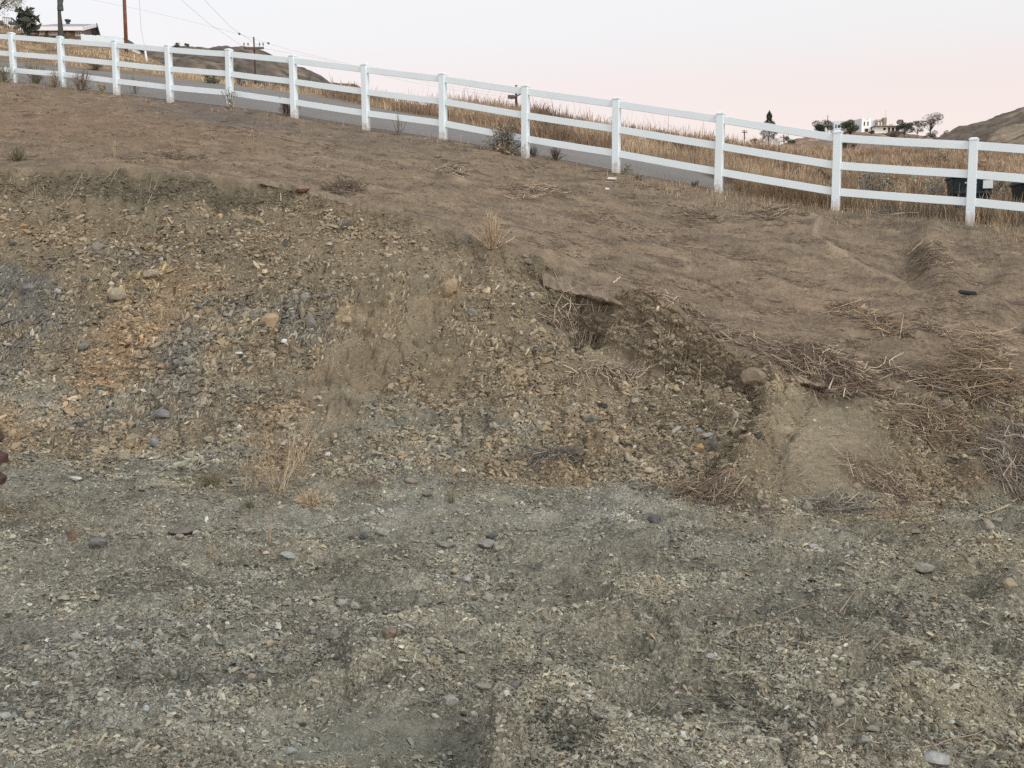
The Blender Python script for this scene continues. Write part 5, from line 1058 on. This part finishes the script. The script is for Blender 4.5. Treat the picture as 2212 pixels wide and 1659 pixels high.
# guy wire with a pale guard
a, c = at(318, 128, 40), at(305, 64, 41); root = empty('guy_wire', a, 'slanting guy wire with a pale guard sleeve right of the thick pole', 'guy wire')
b = MB(); b.tube([Vector((0,0,-.3)), Vector(c-a)*.38], .038, 8); b.build('guard_sleeve', M_grd, root)
b = MB(); b.tube([Vector(c-a)*.36, Vector(c-a), Vector(at(299, -30, 42)-a)], .012, 6); b.build('cable', M_wire, root)
WIRES = [([(170,-6),(300,20),(420,48),(517,74),(548,83)], 60, 48, 'thin overhead wire sloping down to the slim pole, lowest of those from the left'),
([(385,-6),(450,50),(530,104)], 40, 48, 'thin overhead wire coming down steeply to the left end of the crossarm'),
([(436,-6),(500,60),(566,104)], 40, 48, 'thin overhead wire coming down steeply to the right end of the crossarm'),
([(548,84),(620,106),(760,140),(948,183),(1108,206)], 48, 60, 'upper thin wire between the slim pole and the thick short pole'),
([(568,104),(700,128),(860,172),(980,194),(1104,211)], 48, 60, 'lower thin wire between the slim pole and the thick short pole'),
([(76,25),(60,22),(150,45),(230,60)][::1], 44, 44, '')]
for pts, Ya, Yb, lab in WIRES[:-1]:
    k = np.linspace(0, len(pts)-1, 24); uu = np.interp(k, range(len(pts)), [q[0] for q in pts]); vv_ = np.interp(k, range(len(pts)), [q[1] for q in pts]); W = at(uu, vv_, np.linspace(Ya, Yb, 24))
    V, q = tubes(W[None], np.full((1,24), .0055), 5); tag(npmesh('overhead_wire', V, q, M_wire, origin=W[0]), lab, 'wire', 'overhead wires')
for u, v, lab in ((517,73,'small grey marker ball on the wire left of the slim pole'), (580,93.5,'small grey marker ball on the wire right of the slim pole')):
    W = at(u, v, 48); V, fc = rock_mesh('x', W, .055, .055, .055, 'r', 3); tag(npmesh('marker_ball', V, fc, M_arm, origin=W), lab, 'marker ball', 'marker balls on the wires')
# ------------------------------------------------------------------ trimmed palm
M_bark = mat('grey_palm_trunk', color=(.060,.058,.055), var=.3, vscale=5, bump=.03, bscale=12); M_skirt = mat('dead_frond_skirt', color=(.070,.085,.080), var=.35, vscale=4, bump=.06, bscale=9)
a = at(133, 100, 40); root = empty('palm_tree', a, 'dark palm trunk with a ragged flat bottomed skirt of dead fronds before the brown house', 'palm tree')
px_ = 40/F
b = MB(); b.tube([(0,0,-.5),(0,0,(100-76)*px_),(-.02,0,(100-27)*px_),(0,0,(100+30)*px_)], [.12,.105,.058,.055], 12); b.build('trunk', M_bark, root, smooth=True)
g_ = np.random.default_rng(9); b = MB(); hs_ = [(28,11.5),(24,11.8),(14,10.5),(6,10.0),(0,12.5),(-10,15),(-30,18)]; n = 22
for k, (v, r_) in enumerate(hs_):
    for j in range(n):
        th = 2*math.pi*j/n; rr = r_*.5*px_*2*(.5 if 0 else 1)*.5*(1+g_.uniform(-.14,.14)); b.v.append((rr*math.cos(th)+(.03 if v > 10 else .06), rr*math.sin(th), (100-v+(g_.uniform(-1,1) if k == 0 else 0))*px_))
for k in range(len(hs_)-1):
    for j in range(n): b.f.append((k*n+j, k*n+(j+1) % n, (k+1)*n+(j+1) % n, (k+1)*n+j))
b.f.append(tuple(range(n))); b.f.append(tuple((len(hs_)-1)*n+j for j in range(n))[::-1]); b.build('dead_frond_skirt', M_skirt, root)
A, lev = branchy((0,0,(100+28)*px_), 60, 1.6, 1.1, 3, 5, 6, .5, .05); A[:,:,2] = np.maximum(A[:,:,2], (100+10)*px_)
V, q = tubes(A, np.full((len(A),6), .02)); o = npmesh('crown', V, q, M_leaf, tcol(np.tile(np.array([(.06,.09,.05)]), (len(A),1)), 6), parent=root)
# ------------------------------------------------------------------ trees
def tree(name, label, u, vb, wpx, hpx, Y, pal, n_, dens=.5, trunk=.25, cone=False, seed=0, lobes=9, lsz=1.0, group='trees on the skyline', cat='tree', rand=True, bare=False):
    n = int(n_*2.0); g_ = np.random.default_rng(seed); p = at(u, vb, Y); k = Y/F; W, H = wpx*k, hpx*k; root = empty(name, p, label, cat, group)
    z0 = trunk*H; L = []
    if cone:
        t = g_.random(n)**.8; rr = W*.66*(1-t)**.75*(.75+.25*np.sin(t*23))*np.sqrt(g_.uniform(.35, 1, n)); th = g_.uniform(0, 2*np.pi, n); pts = np.stack([rr*np.cos(th), rr*np.sin(th), z0+(H-z0)*t + g_.normal(0, .02*H, n)], -1)
        lc = np.array([[0,0,z0+(H-z0)*.4]]); 
    else:
        lc = np.stack([g_.uniform(-.36,.36,lobes)*W, g_.uniform(-.3,.3,lobes)*W, z0+(H-z0)*g_.uniform(.22,.86,lobes)], -1); lr = g_.uniform(.16,.30,lobes)*W
        i = g_.integers(0, lobes, n); d = g_.normal(0, 1, (n,3)); d /= np.linalg.norm(d, axis=1, keepdims=True); d *= g_.uniform(.3,1,n)[:,None]**dens
        pts = lc[i] + d*lr[i][:,None]*np.array([1,1,.75]); pts[:,2] = np.clip(pts[:,2], z0*.6, None)
    tone = np.exp(g_.normal(0, .25, n)); c = pal[g_.integers(0, len(pal), n)]*tone[:,None]
    V2, f2, c2 = leafmesh(pts, 1.05*k*lsz, c, seed+2, 1.6); npmesh('crown', V2, f2, M_leaf, c2, parent=root)
    b = MB(); b.tube([(0,0,-.5),(0,0,z0),(W*.03,0,z0+(H-z0)*.55)], [W*.035, W*.028, W*.012], 8); tr = b.build('trunk', M_bark, root, smooth=True)
    ends = [q for q in lc]; S = np.array([0,0,z0*.8]); T = np.stack([S + (q-S)*t_ + np.array([0,0,.12*H*math.sin(math.pi*t_)*.3]) for q in ends for t_ in np.linspace(0,1,5)]).reshape(len(ends),5,3)
    V3, q3 = tubes(T, np.full((len(ends),5), W*.010)*np.linspace(1.3,.5,5)[None], 5); npmesh('branches', V3, q3, M_bark, parent=root)
    return root
DG = np.array([(.035,.052,.034),(.05,.07,.042),(.075,.095,.055)]); MG = np.array([(.07,.085,.045),(.10,.115,.06),(.14,.15,.085)]); GG2 = np.array([(.10,.12,.10),(.14,.16,.13),(.08,.10,.085)]); BG_ = np.array([(.07,.06,.055),(.10,.085,.075),(.14,.11,.095)])
tree('cypress', 'tall dark green cypress on the field skyline', 1660, 312, 42, 68, 110, DG, 5200, trunk=.03, cone=True, seed=1)
tree('tree', 'round dark green tree left of the castle like house', 1780, 292, 42, 30, 148, DG, 3600, trunk=.05, seed=2)
tree('tree', 'bushy green tree in front of the white castle walls', 1837, 292, 40, 32, 142, MG*.8, 4200, trunk=.03, seed=3, lobes=14)
tree('tree', 'grey green tree at the left of the tall trio right of the house', 1953, 298, 34, 38, 140, GG2*.75, 3200, trunk=.18, seed=4)
tree('tree', 'slim open crowned dark tree in the middle of the tall trio', 1981, 299, 24, 39, 140, BG_, 900, dens=.25, trunk=.25, seed=5, lobes=11)
tree('tree', 'tallest open crowned dark tree right of the trio', 2009, 299, 42, 50, 140, BG_, 1700, dens=.25, trunk=.35, seed=6, lobes=15)
tree('tree', 'low grey green tree under the tallest open crowned tree', 2009, 301, 28, 16, 138, GG2, 900, trunk=.05, seed=7)
tree('tree', 'round grey green tree at the foot of the right hill', 2046, 304, 30, 20, 120, GG2*.85, 1200, trunk=.05, seed=8)
tree('tree', 'olive round bush just left of the cypress', 1628, 314, 16, 14, 100, MG, 600, trunk=.02, seed=9)
tree('tree', 'distant green bush between the tilted pole and the brown hill', 1706, 314, 24, 18, 125, GG2*.8, 900, trunk=.02, seed=10)
tree('tree', 'dark green shrub below the top rail under the castle like house', 1832, 326, 34, 24, 85, MG*.7, 1300, trunk=.02, seed=11)
tree('tree', 'yellow green tree hanging into the top left photo corner', -14, 60, 105, 96, 40, np.array([(.19,.19,.08),(.25,.24,.11),(.14,.145,.07)]), 5200, dens=.6, trunk=.3, seed=12, lobes=22, lsz=1.5)
tree('tree', 'thin sparse dark green shrub beside the brown house', 59, 76, 34, 24, 42, DG*1.3, 420, trunk=.02, seed=13)
weed(60, 74, 50, 46, .3, 5, np.array([(.10,.12,.10),(.14,.15,.13)]), .45, 'wispy upright twigs above the sparse shrub beside the brown house', 1311, leaves=160, lsize=.05, lpal=GG2, name='wispy_shrub', cat='shrub', Yo=42, group='shrubs beyond the fence')
tree('tree', 'pale olive bush against the brown house wall', 142, 88, 22, 15, 45, np.array([(.20,.18,.12),(.15,.14,.09)]), 700, trunk=.02, seed=14)
tree('tree', 'small dark bush hiding the foot of the brown house', 110, 88, 26, 11, 44.5, DG, 500, trunk=.02, seed=15)
# scrub dots along the left hill crest
for i, (u, w_, lab) in enumerate(((383,14,'dark scrub on the hill crest, leftmost of three'),(404,10,'dark scrub on the hill crest, middle of three'),(488,16,'dark scrub on the hill crest beside the slim pole'))):
    tree('scrub_bush', lab, u, np.interp(u, [330,420,475,500],[93,97,100,104])+6, w_, 8, 84, DG*1.2, 260, trunk=.02, seed=30+i, cat='bush', group='scrub on the left hill crest')
# boulders top left
for i, (u, v, w_, h_, lab) in enumerate(((24,50,13,7,'flat topped dark boulder below the railing at the top left'),(12,57,14,9,'dark boulder at the left photo edge above the fence'),(34,60,12,8,'dark boulder right of the flat topped boulder'),(3,50,12,10,'tall dark boulder cut by the left photo edge'),(70,76,26,7,'low dark rock heap below the sparse shrub'))):
    p = at(u, v, 44.5); k = 44.5/F; V, fc = rock_mesh('x', p, w_*k*.5, h_*k*.6, w_*k*.4, 'b', 60+i); tag(npmesh('boulder', V, fc, M_rock, np.tile(np.array([(.13,.11,.10)]), (len(V),1)), origin=p), lab, 'boulder', 'dark boulders at the top left')
# railing at the top left
M_iron = mat('dark_iron', color=(.06,.06,.06), var=.1); M_irong = mat('grey_iron', color=(.35,.36,.37), var=.1)
pts = [at(25,39,46), at(46,57,45)]; root = empty('railing', pts[0], 'thin dark railing stepping down beside the boulders at the top left', 'railing'); o0 = pts[0]
b = MB(); b.beam((0,0,0), pts[1]-o0, .05, .05); b.build('handrail', M_iron, root)
for t in np.linspace(0, 1, 6):
    q = (pts[1]-o0)*t; b = MB(); b.tube([q, q+np.array([0,0,-.5])], .018, 6); b.build('baluster', M_iron, root)
p1 = at(6,37,46.5)-o0; b = MB(); b.beam((0,0,0), p1, .04, .04); b.build('handrail', M_irong, root)
for t in np.linspace(.2, 1, 5):
    q = p1*t; b = MB(); b.tube([q, q+np.array([0,0,-.5])], .016, 6); b.build('baluster', M_irong, root)
# ------------------------------------------------------------------ houses
M_wall = mat('brown_stucco', color=(.27,.185,.150), var=.08, vscale=2); M_wall2 = mat('mauve_stucco', color=(.25,.19,.175), var=.08, vscale=2); M_roof = mat('grey_shingle', color=(.27,.275,.30), var=.2, vscale=3, fine=.1, fscale=12); M_trim = mat('white_trim', color=(.72,.72,.72), var=.03); M_win = mat('window_glass', color=(.30,.40,.40), rough=.15, var=.2, vscale=2, spec=.6); M_wind = mat('dark_window_glass', color=(.06,.08,.09), rough=.15, var=.1, spec=.6); M_droof = mat('dark_slate_roof', color=(.075,.082,.095), var=.1)
Yh = 50.; c0 = at(127, 88, Yh); root = empty('house', c0, 'single storey brown stucco house with grey shingle roof at the top left', 'house')
def loc(u, v, Y): return at(u, v, Y) - c0
dy = 7.5
x0 = loc(60,88,Yh)[0]; x1 = loc(178,88,Yh)[0]; zt = loc(127,66,Yh)[2]; zr = loc(127,57,Yh+dy*.5)[2]
xr = loc(211,88,Yh+dy)[0]; xm = (x1+xr)/2+.05
b = MB(); b.add([(x0,0,-1.5),(x1,0,-1.5),(x1,0,zt),(x0,0,zt),(x0,dy,-1.5),(xr,dy,-1.5),(xr,dy,zt-.05),(x0,dy,zt-.05)], [(0,1,2,3),(4,7,6,5),(0,3,7,4),(3,2,6,7)]); b.build('front_wall', M_wall, root)
b = MB(); b.add([(x1,0,-1.5),(xr,dy,-1.5),(xr,dy,zt),(xm,dy*.5,zr-.08),(x1,0,zt)], [(0,1,2,3,4)]); b.build('gable_wall', M_wall2, root)
e = .35; b = MB()
b.add([(x0-.3,-e,zt-.05),(x1+.15,-e,zt-.05),(xm+.25,dy*.5,zr),(x0-.3,dy*.5,zr),(x0-.3,-e,zt+.07),(x1+.15,-e,zt+.07),(xm+.25,dy*.5,zr+.12),(x0-.3,dy*.5,zr+.12)], [(0,3,2,1),(4,5,6,7),(0,1,5,4),(1,2,6,5),(2,3,7,6),(3,0,4,7)])
b.add([(xm+.25,dy*.5,zr),(xr+.3,dy+e,zt-.1),(x0-.3,dy+e,zt-.1),(x0-.3,dy*.5,zr),(xm+.25,dy*.5,zr+.12),(xr+.3,dy+e,zt+.02),(x0-.3,dy+e,zt+.02),(x0-.3,dy*.5,zr+.12)], [(0,3,2,1),(4,5,6,7),(0,1,5,4),(1,2,6,5),(2,3,7,6),(3,0,4,7)])
rf = b.build('roof', M_roof, root)
b = MB(); q = loc(147,57,Yh+dy*.5); b.tube([q, q+np.array([0,0,.25])], .10, 8); b.tube([q+np.array([0,0,.25]), q+np.array([0,0,.33])], .16, 8); b.build('vent_pipe', M_iron, rf)
b = MB(); b.box(x0-.3, x1+.17, -e-.06, -e-.003, zt-.08, zt+.10); b.build('gutter', M_trim, root)
b = MB(); b.beam((x1+.17,-e,zt), (xm+.27,dy*.5,zr+.05), .04, .16); b.build('barge_board', M_trim, root)
b = MB(); b.beam((xm+.30,dy*.5,zr+.05), (xr+.35,dy+e,zt-.05), .05, .22); b.build('barge_board', M_iron, root)
def win(u0, u1, v0, v1, root, Y, c0, panes=2, glass=None, frame=None, name='window', yo=0.):
    a = at(u0, v1, Y)-c0; c = at(u1, v0, Y)-c0; fw = .07*Y/50
    b = MB(); b.box(a[0],c[0],yo-.05,yo-.004,c[2]-fw,c[2]); b.box(a[0],c[0],yo-.05,yo-.004,a[2],a[2]+fw); b.box(a[0],a[0]+fw,yo-.048,yo-.004,a[2]+fw,c[2]-fw); b.box(c[0]-fw,c[0],yo-.048,yo-.004,a[2]+fw,c[2]-fw)
    if panes == 2: mx = (a[0]+c[0])/2; b.box(mx-fw/2,mx+fw/2,yo-.046,yo-.004,a[2]+fw,c[2]-fw)
    f = b.build(name, frame or M_trim, root); b = MB(); b.box(a[0]+fw*.5,c[0]-fw*.5,yo-.025,yo-.008,a[2]+fw*.5,c[2]-fw*.5); b.build('pane', glass or M_win, f); return f
win(106,125,68,77.5,root,Yh,c0,2,mat('pale_blind', color=(.60,.66,.62), var=.05)); win(86,98,68,76,root,Yh,c0,1,M_lab); win(163.5,176,67,79,root,Yh,c0,2,M_wind)
# white privacy fence and far roof
def wallstrip(name, label, pts, Y, m, th=.06, cat='fence'):
    root = empty(name, at(pts[0][0], pts[0][2], Y), label, cat); o0 = np.array(root.location)
    for (ua, ta, ba), (ub, tb, bb_) in zip(pts[:-1], pts[1:]):
        A0, A1, B0, B1 = [at(*q, Y)-o0 for q in ((ua,ba),(ua,ta),(ub,bb_),(ub,tb))]; t3 = np.array([0,th,0]); dn = np.array([0,0,-.6])
        b = MB(); b.hexa([A0+dn, B0+dn, B0+dn+t3, A0+dn+t3, A1, B1, B1+t3, A1+t3]); b.build('panel', m, root)
    for (ua, ta, ba) in pts[::4]:
        q0 = at(ua, ba, Y)-o0; q1 = at(ua, ta-1.0, Y)-o0; b = MB(); b.box(q1[0]-.06,q1[0]+.06,-.03,.09,q0[2]-.6,q1[2]); b.build('post', m, root)
wallstrip('privacy_fence', 'white solid vinyl fence beside the brown house, nearer strip', [(178,75,86),(195,75.5,86.5),(211,77,87.5),(230,82,89),(246,86,90)], 46.5, M_vinyl)
wallstrip('privacy_fence', 'white solid vinyl fence in front of the far dark roof', [(212,77,89),(232,77.4,90),(251,78,91),(267,84.5,92)], 52, M_vinyl)
c1 = at(243, 84, 75); root = empty('far_house', c1, 'far house showing only its dark slate roof above the white fence', 'house')
k = 75/F; b = MB(); b.hexa([(-13.5*k,0,4*k),(14*k,0,2*k),(14*k,5,2*k),(-13.5*k,5,4*k),(-10*k,2,12*k),(9*k,2,12*k),(9*k,3,12*k),(-10*k,3,12*k)]); b.build('roof', M_droof, root)
b = MB(); b.box(-11*k,10*k,.4,4.6,-2,4*k-.01+.0); b.build('wall', M_trim, root)
# castle like house
M_cw = mat('white_plaster', color=(.80,.81,.80), var=.04); M_cb = mat('shaded_white_plaster', color=(.50,.55,.62), var=.05); M_ct = mat('tan_stone', color=(.24,.20,.155), var=.3, vscale=1.2); M_dk = mat('dark_opening', color=(.05,.05,.055), var=.1)  # bluish plaster is the white one with shade painted in
Yc = 450.; c2 = at(1860, 292, Yc); k = Yc/F; root = empty('castle_house', c2, 'white castle like house with battlements and a tan stone tower on the far hill', 'house')
def cx(u): return (u-1860)*k*1.0
def cz(v): return at(1860, v, Yc)[2]-c2[2]
def tower(name, u0, u1, vt, vb, y0, y1, m, mer=4, mh=3.0, m2=None):
    b = MB(); b.box(cx(u0),cx(u1),y0,y1,cz(vb),cz(vt+mh)); o = b.build(name, m, root); b = MB(); w_ = (cx(u1)-cx(u0)); n_ = mer*2-1
    for j in range(0, n_, 2): 
        for yy in (y0, y1-.4): b.box(cx(u0)+w_*j/n_, cx(u0)+w_*(j+1)/n_, yy, yy+.4, cz(vt+mh), cz(vt))
    nd = max(2, int((y1-y0)/1.0))
    for j in range(1, nd): 
        if j % 2 == 0:
            for xx in (cx(u0), cx(u1)-.35): b.box(xx, xx+.35, y0+(y1-y0)*j/nd, y0+(y1-y0)*j/nd+.6, cz(vt+mh), cz(vt))
    b.build('battlements', m, o); return o
t1 = tower('left_wing', 1802, 1824, 261, 292, 0, 5, M_cb, 4)
t2 = tower('white_tower', 1857, 1877, 256, 292, -2, 3, M_cw, 3)
t3 = tower('middle_wing', 1877.2, 1892, 260, 292, 1, 5, M_cb, 3)
t4 = tower('stone_tower', 1891, 1907, 258, 292, 0, 5, M_ct, 3); t5 = tower('stone_turret', 1905, 1912, 254, 275, -.5, 2, M_ct, 2, 2.2)
b = MB(); b.add([(cx(1857)-.002,-2,cz(292)),(cx(1846),2.5,cz(292)),(cx(1846),2.5,cz(258)),(cx(1857)-.002,-2,cz(257)),(cx(1857),3,cz(292)),(cx(1857),3,cz(257))],[(0,3,2,1),(1,2,5,4),(3,5,2)]); b.build('side_wall', M_cb, root)  # side face of the white tower, its shade painted by the bluish plaster
def slot(u0, u1, v0, v1, y, par, name='window', m=None):
    b = MB(); b.box(cx(u0),cx(u1),y-.08,y-.01,cz(v1),cz(v0)); b.build(name, m or M_dk, par)
slot(1805,1807.5,269,277,0,t1); slot(1810,1815,270,276,0,t1); slot(1861.5,1864,264,273,-2,t2); slot(1869,1871.5,264,273,-2,t2); slot(1864,1871,279,289,-2,t2,'door'); slot(1867,1869,257.5,259.2,-2,t2)
slot(1894.5,1897.5,264,273,0,t4,m=M_lab); slot(1901,1904,264,273,0,t4,m=M_lab); slot(1879,1881,264,270,1,t3)
b = MB(); b.box(cx(1879),cx(1932),-6,-1,cz(294),cz(277.5)); bw = b.build('bungalow_wall', M_cw, root)
b = MB(); b.hexa([(cx(1875),-8,cz(277.3)),(cx(1937),-8,cz(277.3)),(cx(1937),0,cz(277.0)),(cx(1875),0,cz(277.0)),(cx(1875),-8,cz(276.2)),(cx(1937),-8,cz(276.2)),(cx(1937),0,cz(276)),(cx(1875),0,cz(276))]); b.build('flat_roof', mat('pale_grey_roof', color=(.26,.25,.24), var=.1), root)
slot(1906,1928,279,290,-6,bw,'porch_opening'); slot(1910,1913,279.5,289,-6.1,bw,'porch_post',M_cw); slot(1919,1921,279.5,289,-6.1,bw,'porch_post',M_cw); slot(1896,1901,280,285,-6,bw)
tree('tree', 'dark green bush against the bungalow wall of the castle like house', 1882, 291, 11, 11, 143, DG, 300, trunk=.02, seed=40)
tree('tree', 'reddish grey brush in front of the porch of the castle like house', 1926, 297, 34, 11, 140, np.array([(.14,.09,.08),(.18,.14,.12),(.10,.09,.07)]), 1300, trunk=.02, seed=41)
b = MB(); q = np.array([cx(1911.5), 1., cz(257)]); b.tube([q, q+np.array([0,0,19*k])], .07, 5); b.build('antenna_mast', M_wire, root)
for i, u in enumerate((1900.5, 1906.5)):
    b = MB(); w_ = (1.6, 2.6)[i]*k; b.box(-w_/2,w_/2,-.3,.3,.45,.55); b.box(-w_/2,-w_/2+.08,.2,.28,.55,1.1); b.box(w_/2-.08,w_/2,.2,.28,.55,1.1); b.box(-w_/2,w_/2,.2,.27,.95,1.1)
    for sx in (-1, 1):
        for sy in (-1, 1): b.box(sx*w_/2*.9-.04,sx*w_/2*.9+.04,sy*.24-.04,sy*.24+.04,0,.45)
    o = b.build('roof_bench', M_iron, None); o.location = tuple(c2 + np.array([cx((1913,1917.5)[i]), -4, cz(276)])); tag(o, ('small dark chair on the flat bungalow roof','wide dark bench on the flat bungalow roof')[i], 'chair')
